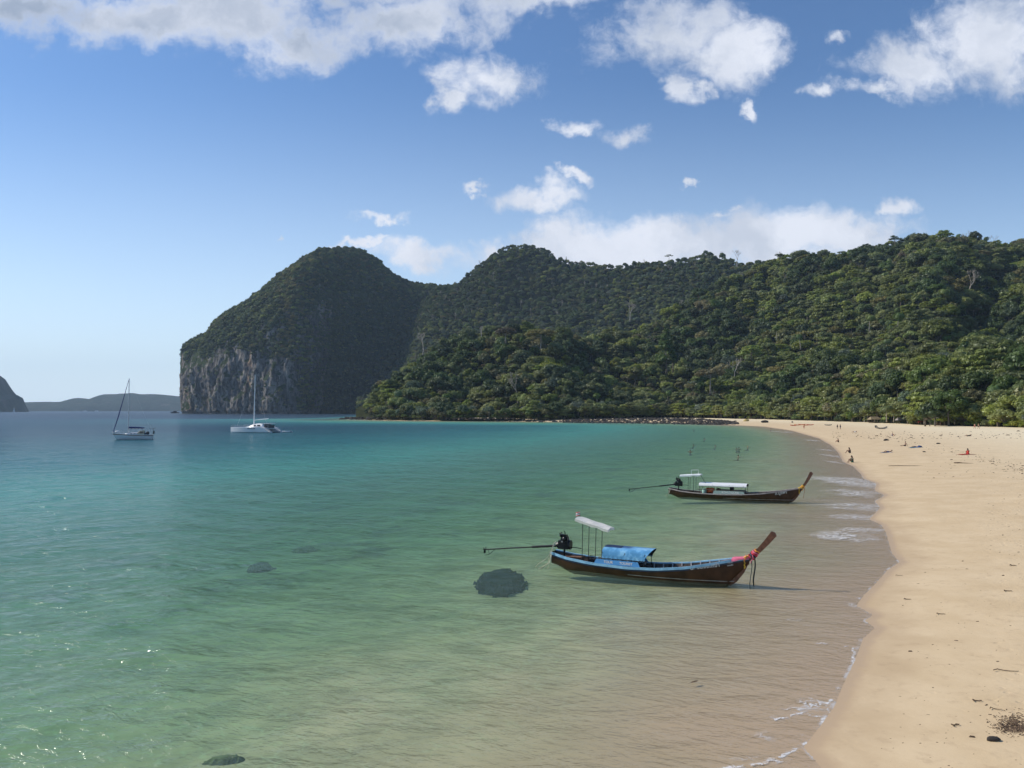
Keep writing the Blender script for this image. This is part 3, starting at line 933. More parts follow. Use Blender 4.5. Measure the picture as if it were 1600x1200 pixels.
def crown_mesh(name, seed, R, H, base, nclump, ncard, cs, m_, shape='dome', core=0.8, gap=0.0):
    r = np.random.default_rng(seed)
    cen, crad = [], []
    for i in range(nclump):
        a = r.uniform(0, 2 * PI)
        if shape == 'dome':
            e = np.arcsin(r.uniform(-0.25, 1.0))
            k = 0.62 + 0.3 * r.random()
            c = (R * k * math.cos(e) * math.cos(a), R * k * math.cos(e) * math.sin(a), base + H * 0.36 + H * 0.48 * k * math.sin(e))
            q_ = R * r.uniform(0.22, 0.42)
        elif shape == 'umbrella':
            k = math.sqrt(r.random())
            c = (R * k * math.cos(a), R * k * math.sin(a), base + H * (0.75 - 0.35 * k * k) + r.normal() * 0.05 * H)
            q_ = R * r.uniform(0.16, 0.28)
        elif shape == 'column':
            z = r.random()
            k = (1 - z) ** 0.6 * 0.7
            c = (R * k * math.cos(a), R * k * math.sin(a), base + H * (0.08 + 0.85 * z))
            q_ = R * r.uniform(0.3, 0.5) * (1.15 - 0.6 * z)
        else:  # layered
            lv = r.integers(0, 4)
            k = math.sqrt(r.random()) * (1.0 - 0.18 * lv)
            c = (R * k * math.cos(a), R * k * math.sin(a), base + H * (0.18 + 0.24 * lv) + r.normal() * 0.03 * H)
            q_ = R * r.uniform(0.18, 0.32)
        cen.append(c)
        crad.append(q_)
    cen, crad = np.array(cen), np.array(crad)
    flatk = {'dome': 0.75, 'umbrella': 0.42, 'column': 0.95, 'layer': 0.34}[shape]
    V, T3, Q4, CLv = [], [], [], []
    nb = 0
    iv, if_ = ICO1
    if core > 0:
        for c, q_ in zip(cen, crad):
            p = iv * (q_ * core) * (1 + 0.25 * (r.random((len(iv), 1)) - 0.5)) * np.array([1, 1, flatk]) + c
            V.append(p)
            T3.append(if_ + nb)
            CLv.append(np.full(len(iv), r.random()))
            nb += len(iv)
    per = ncard // nclump
    for c, q_ in zip(cen, crad):
        d = r.normal(size=(per, 3))
        d[:, 2] = d[:, 2] * 0.8 + 0.35
        d /= np.linalg.norm(d, axis=1)[:, None]
        p = c + d * q_ * np.array([1, 1, flatk]) * r.uniform(0.8, 1.18, (per, 1))
        n = d + r.normal(size=(per, 3)) * 0.55
        n[:, 2] += 0.3
        n /= np.linalg.norm(n, axis=1)[:, None]
        u = np.cross(n, r.normal(size=(per, 3)))
        u /= np.linalg.norm(u, axis=1)[:, None]
        v = np.cross(n, u)
        s1 = cs * r.uniform(0.6, 1.3, (per, 1))
        s2 = s1 * r.uniform(0.45, 0.8, (per, 1))
        quad = np.stack([p - u * s1, p - v * s2 * 0.8, p + u * s1, p + v * s2], 1).reshape(-1, 3)
        V.append(quad)
        Q4.append(np.arange(per * 4).reshape(-1, 4) + nb)
        CLv.append(np.repeat(np.clip(r.random() * 0.6 + r.random(per) * 0.4, 0, 1), 4))
        nb += per * 4
    me = np_mesh(name, np.concatenate(V), quads=np.concatenate(Q4), tris=np.concatenate(T3) if T3 else None, mats=[m_])
    me.attributes.new('clump', 'FLOAT', 'POINT').data.foreach_set('value', np.concatenate(CLv).astype(np.float32))
    return me, cen


def trunk_mesh(name, seed, h, r0, cen, m_, lean=0.06, nl=6, stems=1):
    rr_ = random.Random(seed)
    b = MB()
    for s_ in range(stems):
        ox, oy = (0, 0) if stems == 1 else (rr_.uniform(-.8, .8), rr_.uniform(-.8, .8))
        lx, ly = rr_.uniform(-lean, lean) * h, rr_.uniform(-lean, lean) * h
        top = Vector((lx + ox, ly + oy, h))
        pts = [Vector((ox, oy, -0.6)), Vector((ox + lx * .2, oy + ly * .1, h * .3)), Vector((ox + lx * .6, oy + ly * .7, h * .65)), top]
        b.tube(pts, [r0 * 1.5, r0, r0 * .8, r0 * .55], 6)
        order = sorted(range(len(cen)), key=lambda i: rr_.random())[:nl]
        for i in order:
            c = Vector(cen[i])
            st = pts[2].lerp(top, rr_.random())
            mid = st.lerp(c, .5) + Vector((0, 0, -0.06 * h + 0.1 * h * rr_.random()))
            b.tube([st, mid, c], [r0 * .5, r0 * .34, r0 * .12], 4, cap=False)
    return b.mesh(name, m_, True)


def palm_meshes(seed, h, fr_len, m_, lean=1.2, nf=20):
    rr_ = random.Random(seed)
    b = MB()
    dx, dy = rr_.uniform(-lean, lean), rr_.uniform(-lean, lean)
    pts = [Vector((dx * (k / 7) ** 1.7, dy * (k / 7) ** 1.7, h * k / 7 - (0.5 if k == 0 else 0))) for k in range(8)]
    b.tube(pts, [0.24, .17, .15, .14, .13, .125, .12, .13], 6)
    tm = b.mesh('trunk', bark_pale, True)
    f = MB()
    top = pts[-1]
    for i in range(nf):
        a = 2 * PI * i / nf * 2.4 + rr_.uniform(-.2, .2)
        el = rr_.uniform(-0.25, 1.15)
        L = fr_len * rr_.uniform(0.8, 1.1)
        dirh = Vector((math.cos(a), math.sin(a), 0))
        sp = [top]
        n = 7
        e = el
        for k in range(n):
            e -= 0.30 * (1 + 0.3 * rr_.random())
            sp.append(sp[-1] + (dirh * math.cos(e) + Vector((0, 0, math.sin(e)))) * (L / n))
        side = dirh.cross(Vector((0, 0, 1)))
        f.tube(sp, [0.035, .03, .03, .025, .02, .02, .015, .01], 3, cap=False)
        for k in range(1, n * 2 + 1):
            t0 = k / 2.0
            j = min(int(t0), n - 1)
            p = sp[j].lerp(sp[j + 1], t0 - j) if j < n else sp[-1]
            fwd = (sp[min(j + 1, n)] - sp[j]).normalized()
            ll = fr_len * 0.24 * math.sin(PI * min(.95, 0.12 + 0.8 * k / (2 * n))) ** .7
            for sg in (-1, 1):
                tip = p + side * (sg * ll) + fwd * ll * .55 + Vector((0, 0, -ll * (.25 + .35 * rr_.random())))
                wv = fwd * 0.09 * fr_len / 3
                f.add([p - wv, p + wv, tip + wv * .3, tip - wv * .3], [(0, 1, 2, 3)])
    fm_ = f.mesh('crown', m_)
    return tm, fm_


# kinds of plant: name, words, category, crown mesh, trunk mesh, natural half width, height
KIND = {}


def add_kind(key, name, words, cat, cm, tm, w_, h_):
    KIND[key] = dict(name=name, words=words, cat=cat, crown=cm, trunk=tm, w=w_, h=h_)


def std(key, name, words, seed, R, H, trunk_h, ncl, ncard, cs, m_, shape='dome', bk=bark, r0=0.22, stems=1, core=0.8, cat='tree'):
    cm, cen = crown_mesh('crown', seed, R, H, trunk_h * 0.7, ncl, ncard, cs, m_, shape, core)
    tm = trunk_mesh('trunk', seed, trunk_h, r0, cen, bk, stems=stems)
    add_kind(key, name, words, cat, cm, tm, R, trunk_h * .7 + H)


std('dark1', 'broadleaf_tree', 'dark green broad crowned tree', 1, 4.6, 7.5, 4.5, 26, 1700, 0.42, leaf_dark)
std('dark2', 'broadleaf_tree', 'dark green lumpy tree', 2, 4.0, 8.5, 5, 24, 1600, 0.42, leaf_dark)
std('mid1', 'broadleaf_tree', 'mid green round crowned tree', 3, 4.8, 7.0, 4.0, 28, 1800, 0.40, leaf_mid)
std('mid2', 'broadleaf_tree', 'mid green tree with tiered branches', 4, 5.4, 6.5, 4.0, 34, 1900, 0.42, leaf_mid, 'layer', core=0.6)
std('mid3', 'broadleaf_tree', 'mid green upright tree', 14, 3.4, 8.5, 4.0, 22, 1500, 0.40, leaf_mid)
std('lime1', 'broadleaf_tree', 'bright green spreading tree', 5, 5.0, 5.5, 3.0, 30, 1800, 0.42, leaf_lime, 'layer', core=0.55)
std('lime2', 'broadleaf_tree', 'bright yellow green bushy tree', 6, 4.0, 5.5, 2.5, 24, 1500, 0.38, leaf_lime)
std('olive1', 'broadleaf_tree', 'olive green flat topped tree', 7, 5.2, 5.0, 6.5, 34, 1600, 0.40, leaf_olive, 'umbrella', bark_pale, core=0.55)
std('olive2', 'broadleaf_tree', 'olive green rounded tree', 8, 4.2, 6.5, 4, 24, 1500, 0.40, leaf_olive)
std('rust1', 'broadleaf_tree', 'rusty brown leaved tree', 9, 4.2, 5.0, 5, 26, 1300, 0.36, leaf_rust, bk=bark_pale, core=0.45)
std('grey1', 'broadleaf_tree', 'grey green airy tree', 10, 4.2, 6.5, 4, 26, 1400, 0.36, leaf_grey, bk=bark_pale, core=0.5)
std('cone1', 'tall_tree', 'tall dark narrow tree', 11, 2.7, 13, 4, 26, 1500, 0.40, leaf_dark, 'column')
std('bush1', 'shrub', 'low mid green shrub', 12, 2.4, 2.8, 0.8, 16, 900, 0.28, leaf_mid, stems=3, r0=0.07, cat='shrub')
std('bush2', 'shrub', 'low bright green shrub', 13, 2.2, 3.2, 0.8, 16, 900, 0.28, leaf_lime, stems=3, r0=0.07, cat='shrub')
std('bush3', 'shrub', 'low dark green shrub', 15, 2.8, 3.0, 0.6, 16, 900, 0.28, leaf_dark, stems=3, r0=0.07, cat='shrub')
for k_, (sd, h_, fl) in enumerate(((21, 9.0, 3.6), (22, 6.5, 3.3), (23, 3.0, 3.0))):
    tm, cm = palm_meshes(sd, h_, fl, leaf_palm)
    add_kind('palm%d' % (k_ + 1), 'coconut_palm', ('tall coconut palm', 'coconut palm', 'short young coconut palm')[k_], 'palm', cm, tm, 3.2, h_ + 2)

# bare trees
def bare_tree(seed, h, spread, m_):
    rr_ = random.Random(seed)
    b, tw = MB(), MB()

    def grow(p, d, L, r, lv, bb):
        q_ = p + d * L
        mid = p.lerp(q_, .5) + Vector((rr_.uniform(-1, 1), rr_.uniform(-1, 1), rr_.uniform(-.3, .5))) * L * .08
        bb.tube([p, mid, q_], [r, r * .82, r * .65], 5 if lv < 2 else 3, cap=False)
        if lv == 4: return
        for _ in range(3 if lv < 3 else 4):
            nd = (d + Vector((rr_.uniform(-1, 1), rr_.uniform(-1, 1), rr_.uniform(-.15, .6))) * spread).normalized()
            grow(q_, nd, L * rr_.uniform(.55, .75), r * .6, lv + 1, tw)
    grow(Vector((0, 0, -.5)), Vector((.04, 0, 1)), h * .42, h * .022, 0, b)
    return b.mesh('trunk', m_, True), tw.mesh('branches', m_, True)


for k_, (sd_, h_, sp_) in enumerate(((51, 13.0, .8), (52, 10.0, 1.1))):
    tm, bm_ = bare_tree(sd_, h_, sp_, bark_pale)
    add_kind('snag%d' % (k_ + 1), 'bare_tree', 'pale leafless tree', 'tree', bm_, tm, h_ * .3, h_)


def put_tree(key, x, y, z, s, rz, label, group=None, sx=1.0, sz=1.0):
    k = KIND[key]
    r = thing(k['name'], label, k['cat'], (x, y, z), rz, group)
    r.scale = (s * sx, s * sx, s * sz)
    link_mesh('trunk', k['trunk'], r)
    link_mesh('crown' if k['name'] not in ('coconut_palm', 'bare_tree') else ('fronds' if k['name'] == 'coconut_palm' else 'branches'), k['crown'], r)
    return r


# ---- scatter
def scatter(v, shape, density, rng, mask=None):
    """points spread evenly over the plan area of a grid surface"""
    q_ = grid_quads(*shape)
    a, b, c, d = (v[q_[:, i]] for i in range(4))
    ar = np.linalg.norm(np.cross(c - a, d - b), axis=1) * 0.5
    n = rng.poisson(ar * density)
    idx = np.repeat(np.arange(len(q_)), n)
    s, t_ = rng.random(len(idx))[:, None], rng.random(len(idx))[:, None]
    p = (a[idx] * (1 - s) + b[idx] * s) * (1 - t_) + (d[idx] * (1 - s) + c[idx] * s) * t_
    nr = np.cross(c - a, d - b)[idx]
    nr /= np.linalg.norm(nr, axis=1)[:, None] + 1e-9
    nr *= np.sign(nr[:, 2:3] + 1e-6)
    return p, nr


def thin(p, dmin):
    """drop points closer than dmin (cell hashing)"""
    seen, keep = {}, []
    for i, (x, y) in enumerate(p[:, :2] / dmin):
        k = (int(math.floor(x)), int(math.floor(y)))
        if k in seen and seen[k] > 1: continue
        seen[k] = seen.get(k, 0) + 1
        keep.append(i)
    return np.array(keep)


def px_of(x, y, z):
    """image column and row of a point (1600 px frame)"""
    dz = z - CAM_H
    yc = y * cP + dz * sP
    zc = -y * sP + dz * cP
    return 800 + FPX * x / yc, 600 - FPX * zc / yc


rs = np.random.default_rng(5)
trees = []      # x, y, z, key, scale


def choose(tab, n, rng):
    ks, ws = zip(*tab)
    return rng.choice(ks, size=n, p=np.array(ws) / sum(ws))


# front hills
p, nr = scatter(fh_v, fh_n, 1 / 30.0, rs)
ok = (p[:, 2] > 1.0) & (p[:, 1] > 60)
p = p[ok]
p = p[thin(p, 10.0)]
cu, cv = px_of(p[:, 0], p[:, 1], p[:, 2])
d0 = lut(FOOT, cu)[0]
ok = (cu > 576) & (cu < 1740) & (p[:, 1] > d0 + 1.0)
p, cu, d0 = p[ok], cu[ok], d0[ok]
patch = fbm(p[:, 0] / 60, p[:, 1] / 60, octv=3, seed=101)
patch2 = fbm(p[:, 0] / 35 + 40, p[:, 1] / 50, octv=3, seed=102)
for i in range(len(p)):
    near = p[i, 1] - d0[i]
    if near < 45:
        tab = [('mid1', 3), ('mid2', 3), ('mid3', 1), ('lime1', 2.4), ('lime2', 1.4), ('dark1', 1.4), ('olive2', 1.2), ('grey1', .8), ('palm1', .7), ('palm2', .6), ('bush1', 1)]
        sc = rs.uniform(0.8, 1.45)
        if cu[i] < 960:
            tab = [('mid1', 2), ('mid3', 1), ('olive2', 2.2), ('grey1', 1.6), ('dark1', 2.2), ('bush1', 2), ('lime2', .4), ('olive1', .6)]
            sc *= 0.85
    else:
        if patch[i] > 0.12:
            tab = [('mid1', 3), ('lime1', 2.2), ('lime2', 2.6), ('mid2', 2), ('bush2', .6), ('palm1', .5)]
        elif patch[i] < -0.14:
            tab = [('dark1', 3), ('dark2', 3), ('mid3', 1), ('cone1', .12), ('olive2', .4)]
        else:
            tab = [('dark1', 1.6), ('mid1', 3), ('mid3', 2), ('dark2', .8), ('olive2', 2.0), ('olive1', .8), ('grey1', .9), ('rust1', .2), ('palm1', .8), ('lime1', .7), ('snag1', .22), ('snag2', .14), ('lime2', .4)]
        sc = rs.choice([.7, .95, 1.2, 1.5, 1.9], p=[.18, .27, .27, .18, .10]) * rs.uniform(.88, 1.12)
        if patch2[i] > 0.25: sc *= 0.7
    trees.append([p[i, 0], p[i, 1], p[i, 2] - 0.4, choose(tab, 1, rs)[0], sc])
# a belt of shade trees and shrubs right along the top of the beach
for u in np.arange(820, 1700, 5.2):
    d_ = lut(FOOT, np.array([u]))[0][0] + rs.uniform(-2, 6)
    x_ = xat(u, d_)
    if x_ < -200: continue
    k_ = choose([('mid2', 3), ('mid1', 2.5), ('lime1', 2.2), ('dark1', 1), ('bush1', .8), ('bush3', .8), ('grey1', .8), ('olive2', .8)], 1, rs)[0]
    if u > 1490: k_ = choose([('bush2', 3), ('bush1', 2), ('lime2', 2), ('mid3', 1.5), ('grey1', 1)], 1, rs)[0]
    trees.append([x_, d_, 1.5, k_, rs.uniform(.75, 1.35)])
# shore scrub of the rocky point
for u in np.arange(584, 860, 1.8):
    d_ = lut(FOOT, np.array([u]))[0][0] + rs.uniform(-7, 10)
    k_ = choose([('bush1', 2), ('bush3', 3), ('olive2', 1.5), ('grey1', 1), ('dark1', 1), ('mid1', 1)], 1, rs)[0]
    trees.append([xat(u, d_), d_, 1.5 + rs.uniform(0, 1), k_, rs.uniform(.6, .95)])
nfront = len(trees)
# far mountain
p, nr = scatter(mt_v, mt_n, 1 / 55.0, rs)
ok = (p[:, 2] > 4)
p = p[ok]
p = p[thin(p, 9.5)]
cu, cv = px_of(p[:, 0], p[:, 1], p[:, 2])
patch = fbm(p[:, 0] / 110, p[:, 1] / 110, octv=3, seed=105)
for i in range(len(p)):
    if not (560 < cu[i] < 1300): continue
    if patch[i] > .15: tab = [('mid1', 2), ('dark1', 2), ('mid3', 1), ('grey1', .8), ('olive2', .6)]
    else: tab = [('dark1', 3), ('dark2', 3), ('mid3', .8), ('snag1', .3), ('grey1', .5), ('cone1', .1), ('olive1', .2)]
    trees.append([p[i, 0], p[i, 1], p[i, 2] - .5, choose(tab, 1, rs)[0], rs.uniform(.8, 1.35)])
# headland: trees on what is not bare wall, shrubs on ledges
p, nr = scatter(hd_v, hd_n, 1 / 34.0, rs)
cu, cv = px_of(p[:, 0], p[:, 1], p[:, 2])
nz_ = fbm(p[:, 0] / 45, p[:, 1] / 45, p[:, 2] / 45, octv=3, seed=111)
wallish = np.clip((478 - cu) / 30, 0, 1) * np.clip((cv - (548 - 0.03 * (cu - 290) + 60 * nz_)) / 12, 0, 1)
keep = (p[:, 2] > 6) & (p[:, 1] < 2120)
prob = np.where(wallish > .5, np.clip((nz_ - 0.12) * 2.5, 0, .5), np.clip(0.55 + nr[:, 2] + nz_ * .5, 0.25, 1))
keep &= rs.random(len(p)) < prob
p, nr, cu, wallish = p[keep], nr[keep], cu[keep], wallish[keep]
for i in range(len(p)):
    steep = nr[i, 2] < 0.45
    tab = [('bush3', 3), ('bush1', 2), ('dark2', 1.5), ('grey1', .5)] if steep else [('dark1', 3), ('dark2', 2), ('mid1', 1.6), ('olive2', 1.1), ('bush1', 1)]
    if abs(cu[i] - 462) < 28 and rs.random() < .5: tab = [('olive2', 2), ('lime2', 1)]
    sc = rs.uniform(.8, 1.5) * (.6 if wallish[i] > .5 else 1)
    trees.append([p[i, 0], p[i, 1], p[i, 2] - (1.5 if steep else .5), choose(tab, 1, rs)[0], sc])

# ---- which of them show largest: walk outwards and keep a running skyline per image column
order = sorted(range(nfront), key=lambda i: trees[i][1])
sky_ = np.full(900, 700.0)
cand = []
for i in order:
    x, y, z, k, s = trees[i]
    kk = KIND[k]
    u0, v0 = px_of(x, y, z)
    _, vt = px_of(x, y, z + kk['h'] * s)
    hw = kk['w'] * s * FPX / y
    a, b = int((u0 - hw * .7 - 500) / 1.3), int((u0 + hw * .7 - 500) / 1.3)
    if b < 0 or a > 845 or u0 > 1603: continue
    a, b = max(a, 0), min(max(b, a + 1), 899)
    vis = np.maximum(0, np.minimum(sky_[a:b + 1], v0) - vt).mean()
    if vis > 4: cand.append((min(vis, v0 - vt) * 2 * hw, i))
    sky_[a:b + 1] = np.minimum(sky_[a:b + 1], vt + 0.12 * (v0 - vt))
cand.sort(reverse=True)
N_IND = 285
singles = [i for _, i in cand[:N_IND]]
sset = set(singles)

places = [(0, 640, 'at the tip of the rocky point'), (640, 720, 'on the rocky point'), (720, 800, 'above the dark shore rocks'), (800, 880, 'above the last of the dark rocks'),
          (880, 960, 'where the sand begins'), (960, 1040, 'behind the narrow end of the beach'), (1040, 1110, 'behind the far dark rock ledge'), (1110, 1170, 'behind the yellow beach tarp'),
          (1170, 1225, 'behind the low dark beach rock'), (1225, 1275, 'behind the red kayaks'), (1275, 1325, 'behind the standing couple'), (1325, 1365, 'beside the short beach palm'),
          (1365, 1405, 'behind the small beached boat'), (1405, 1445, 'by the thatched beach bar'), (1445, 1490, 'by the grey roofed hut'), (1490, 1545, 'behind the walking couple'), (1545, 2000, 'where the beach leaves the frame')]
lab_n = {}
rows_ = []
for i in singles:
    x, y, z, k, s = trees[i]
    u0, _ = px_of(x, y, z)
    d_ = y - lut(FOOT, np.array([u0]))[0][0]
    row = 'front row' if d_ < 7 else ('second row' if d_ < 25 else ('lower slope' if d_ < 110 else 'upper slope'))
    pl = [q_[2] for q_ in places if q_[0] <= u0 < q_[1]][0]
    rows_.append((i, u0, row, pl, KIND[k]['words']))
from collections import defaultdict
by_lab = defaultdict(list)
for r_ in rows_: by_lab[(r_[4], r_[2], r_[3])].append(r_)
ORD = ['leftmost', 'second from left', 'third from left', 'fourth from left', 'fifth from left', 'sixth from left', 'seventh from left', 'eighth from left']
for (wd, row, pl), lst in by_lab.items():
    lst.sort(key=lambda r_: r_[1])
    for j, r_ in enumerate(lst):
        x, y, z, k, s = trees[r_[0]]
        lab = '%s, %s %s' % (wd, row, pl)
        if len(lst) > 1: lab = '%s, %s %s, %s' % (wd, row, pl, ORD[min(j, 7)])
        ws = lab.split()
        if len(ws) > 16: lab = ' '.join(w_ for w_ in ws if w_ not in ('the', 'crowned'))
        put_tree(k, x, y, z, s, rs.uniform(0, 6.28), lab, 'trees behind the beach' if KIND[k]['cat'] == 'tree' else ('shrubs behind the beach' if KIND[k]['cat'] == 'shrub' else 'palms behind the beach'))


# ---- landmark plants one can pick out
def landmark(key, u, v_top, D, label, wpx=None, hpx=None, group=None):
    """plant whose top shows at image (u, v_top) and which stands D metres away"""
    kk = KIND[key]
    x = xat(u, D)
    s = 1.0
    if wpx: s = wpx / 2 * D / FPX / kk['w']
    sz = (hpx * D / FPX / kk['h']) / s if hpx else 1.0
    zt = zat(v_top, D)
    return put_tree(key, x, D, zt - kk['h'] * s * sz, s, random.uniform(0, 6), label, group, 1.0, sz)


landmark('bush3', 1453, 628, 296, 'big round dark bush at the edge of the sand in front of the hut', 44, 34)
landmark('dark1', 1482, 606, 292, 'dark tree leaning over the grey roofed hut', 50, 58)
landmark('rust1', 1333, 407, 925, 'rusty orange tree high on the right hand slope', 34, 24)
landmark('olive2', 1420, 476, 700, 'mustard yellow crowned tree halfway up the hill', 26, 22)
landmark('olive1', 1386, 570, 430, 'wide tan green umbrella tree above the small beached boat', 76, 52)
landmark('cone1', 1042, 512, 690, 'tall dark vine covered tree standing over the lower slope', 30, 70)
landmark('cone1', 1052, 518, 700, 'second tall dark vine covered tree, right of its twin', 24, 62)
landmark('olive1', 845, 512, 735, 'yellowish flat topped tree on the crest of the front hill', 44, 34)
landmark('rust1', 790, 511, 742, 'brown leaved tree on the crest of the front hill', 34, 24)
landmark('olive1', 1110, 572, 610, 'tan green leaved tree above the far end of the beach', 42, 40)
landmark('lime1', 1175, 540, 640, 'bright lime green tree on the lower slope', 40, 22)
landmark('lime2', 1590, 580, 330, 'bright green tree at the right edge of frame above the shrubs', 26, 34)
for (k_, u, v, D, l_, w_, h_) in (('palm3', 1331, 637, 372, 'short yellow green palm at the sand edge behind the standing couple', 18, 20), ('palm2', 1385, 628, 352, 'yellow green palm nearest the sand behind the small boat', 30, 30),
                                  ('palm2', 1396, 630, 356, 'right hand palm of the pair behind the small boat', 24, 28), ('palm1', 1436, 612, 345, 'palm with drooping fronds above the thatched bar', 30, 40),
                                  ('palm1', 1360, 488, 660, 'grey green palm standing alone halfway up the hill', 22, 30), ('palm1', 1252, 518, 600, 'dark palm on the slope above the red kayaks', 20, 28),
                                  ('palm1', 1385, 525, 540, 'pale trunked palm on the middle slope', 22, 30), ('palm1', 1480, 520, 540, 'palm with a dead brown skirt on the slope', 22, 28),
                                  ('palm1', 1528, 515, 520, 'leftmost palm of the pair on the right hand slope', 22, 30), ('palm1', 1510, 573, 400, 'palm with feathery fronds over the walking couple', 28, 34),
                                  ('palm1', 933, 610, 612, 'palm rising from the scrub above the shore rocks', 18, 30), ('palm1', 1215, 505, 640, 'dark palm on the slope left of the limes', 18, 26),
                                  ('palm1', 1560, 560, 430, 'palm on the slope at far right', 24, 32)):
    landmark(k_, u, v, D, l_, w_, h_, 'palms behind the beach')
dead = mat('dead_wood', (0.42, 0.38, 0.34), 0.9, spec=.1, var=.2)
dead_dark = mat('dead_wood_dark', (0.13, 0.11, 0.10), 0.9, spec=.1, var=.2)
for (u, v, D, hpx, sp, m_, l_, sd) in ((1154, 391, 1180, 26, .8, dead, 'bare pale tree standing on the ridge against cloud', 3), (1519, 361, 875, 24, 1.3, dead, 'flat topped leafless tree on the highest ridge', 4),
                                       (985, 472, 1060, 30, .8, dead, 'leafless white barked tree in the forest below the ridge', 5), (660, 520, 1100, 34, .9, dead, 'leafless tree at the foot of the headland', 6),
                                       (1148, 560, 640, 36, .7, dead, 'leafless grey tree on lower slope', 7), (1380, 390, 905, 20, .9, dead_dark, 'bare dark tree left of the tall ridge tree', 8),
                                       (1460, 612, 300, 60, .9, dead_dark, 'dark leafless tree beside the grey roofed hut', 9), (752, 512, 800, 26, .3, dead, 'dead pole like tree above the front hill crest', 12)):
    tm, bm_ = bare_tree(sd, hpx * D / FPX * 1.0, sp, m_)
    zz = zat(v, D) - hpx * D / FPX
    r = thing('bare_tree', l_, 'tree', (xat(u, D), D, zz))
    link_mesh('trunk', tm, r)
    link_mesh('branches', bm_, r)
# two emergent trees with tiered crowns cut out against the sky
for (u, v, D, wpx, hpx, sd, l_) in ((1403, 369, 890, 30, 26, 31, 'tall tiered tree standing above the ridge against the sky'), (1357, 382, 905, 17, 14, 32, 'small round tree on the ridge left of the tiered tree'),
                                    (1222, 396, 1010, 18, 12, 33, 'flat crowned tree on the ridge end of the middle hill'), (1047, 397, 1580, 12, 12, 34, 'small dark tree poking above the far ridge')):
    hh_ = hpx * D / FPX
    ww = wpx * D / FPX / 2
    cm, cen = crown_mesh('crown', sd, ww, hh_ * .6, hh_ * .45, 14, 900, .45, leaf_dark, 'layer' if sd < 33 else 'umbrella', .7)
    tm = trunk_mesh('trunk', sd, hh_ * .8, .35, cen, bark, nl=10)
    r = thing('ridge_tree', l_, 'tree', (xat(u, D), D, zat(v, D) - hh_))
    link_mesh('trunk', tm, r)
    link_mesh('crown', cm, r)

# ---- the rest: one forest that nobody could count
lib = bpy.data.collections.new('forest_plants')
keys = sorted(KIND)
for n_, k_ in enumerate(keys):
    kk = KIND[k_]
    cm, tm = kk['crown'], kk['trunk']
    b = bmesh.new()
    b.from_mesh(cm)
    nfc = len(b.faces)
    b.from_mesh(tm)
    b.faces.ensure_lookup_table()
    for f_ in b.faces[nfc:]: f_.material_index = 1
    jm = bpy.data.meshes.new('forest_plant')
    b.to_mesh(jm)
    b.free()
    jm.materials.append(cm.materials[0])
    jm.materials.append(tm.materials[0])
    lib.objects.link(bpy.data.objects.new('plant_%02d' % n_, jm))


def forest(name, rows, label):
    pv_ = np.array([(r_[0], r_[1], r_[2]) for r_ in rows], np.float32)
    me = bpy.data.meshes.new(name)
    me.vertices.add(len(pv_))
    me.vertices.foreach_set('co', pv_.ravel())
    me.attributes.new('kind_index', 'INT', 'POINT').data.foreach_set('value', np.array([keys.index(r_[3]) for r_ in rows], np.int32))
    r2 = np.random.default_rng(len(rows))
    sc = np.array([[r_[4] * q_, r_[4] * q_, r_[4] * h_] for r_, q_, h_ in zip(rows, r2.uniform(.85, 1.2, len(rows)), r2.uniform(.8, 1.25, len(rows)))], np.float32)
    me.attributes.new('size', 'FLOAT_VECTOR', 'POINT').data.foreach_set('vector', sc.ravel())
    rt = np.stack([r2.normal(size=len(rows)) * .06, r2.normal(size=len(rows)) * .06, r2.uniform(0, 6.28, len(rows))], -1).astype(np.float32)
    me.attributes.new('turn', 'FLOAT_VECTOR', 'POINT').data.foreach_set('vector', rt.ravel())
    me.update()
    o = link_mesh(name, me)
    tag(o, label, kind='stuff')
    g = bpy.data.node_groups.new(name + '_nodes', 'GeometryNodeTree')
    g.interface.new_socket('Geometry', in_out='INPUT', socket_type='NodeSocketGeometry')
    g.interface.new_socket('Geometry', in_out='OUTPUT', socket_type='NodeSocketGeometry')
    gi, go = g.nodes.new('NodeGroupInput'), g.nodes.new('NodeGroupOutput')
    iop = g.nodes.new('GeometryNodeInstanceOnPoints')
    ci = g.nodes.new('GeometryNodeCollectionInfo')
    ci.inputs[0].default_value = lib
    ci.inputs['Separate Children'].default_value = True
    ci.inputs['Reset Children'].default_value = True
    g.links.new(gi.outputs[0], iop.inputs['Points'])
    g.links.new(ci.outputs[0], iop.inputs['Instance'])
    iop.inputs['Pick Instance'].default_value = True

    def attr(nm, ty):
        a_ = g.nodes.new('GeometryNodeInputNamedAttribute')
        a_.data_type = ty
        a_.inputs[0].default_value = nm
        return [s_ for s_ in a_.outputs if s_.enabled][0]
    g.links.new(attr('kind_index', 'INT'), iop.inputs['Instance Index'])
    e2r = g.nodes.new('FunctionNodeEulerToRotation')
    g.links.new(attr('turn', 'FLOAT_VECTOR'), e2r.inputs[0])
    g.links.new(e2r.outputs[0], iop.inputs['Rotation'])
    g.links.new(attr('size', 'FLOAT_VECTOR'), iop.inputs['Scale'])
    g.links.new(iop.outputs[0], go.inputs[0])
    md = o.modifiers.new('plants', 'NODES')
    md.node_group = g
    return o


rest = [r_ for i, r_ in enumerate(trees) if i not in sset]
forest('forest', rest, 'dense tropical forest covering the hills and headland')
print('TREES', len(trees), 'front', nfront)

# =================================================================== BOATS
def paint(name, col, rough=0.45, **kw):
    return mat(name, col, rough, **kw)


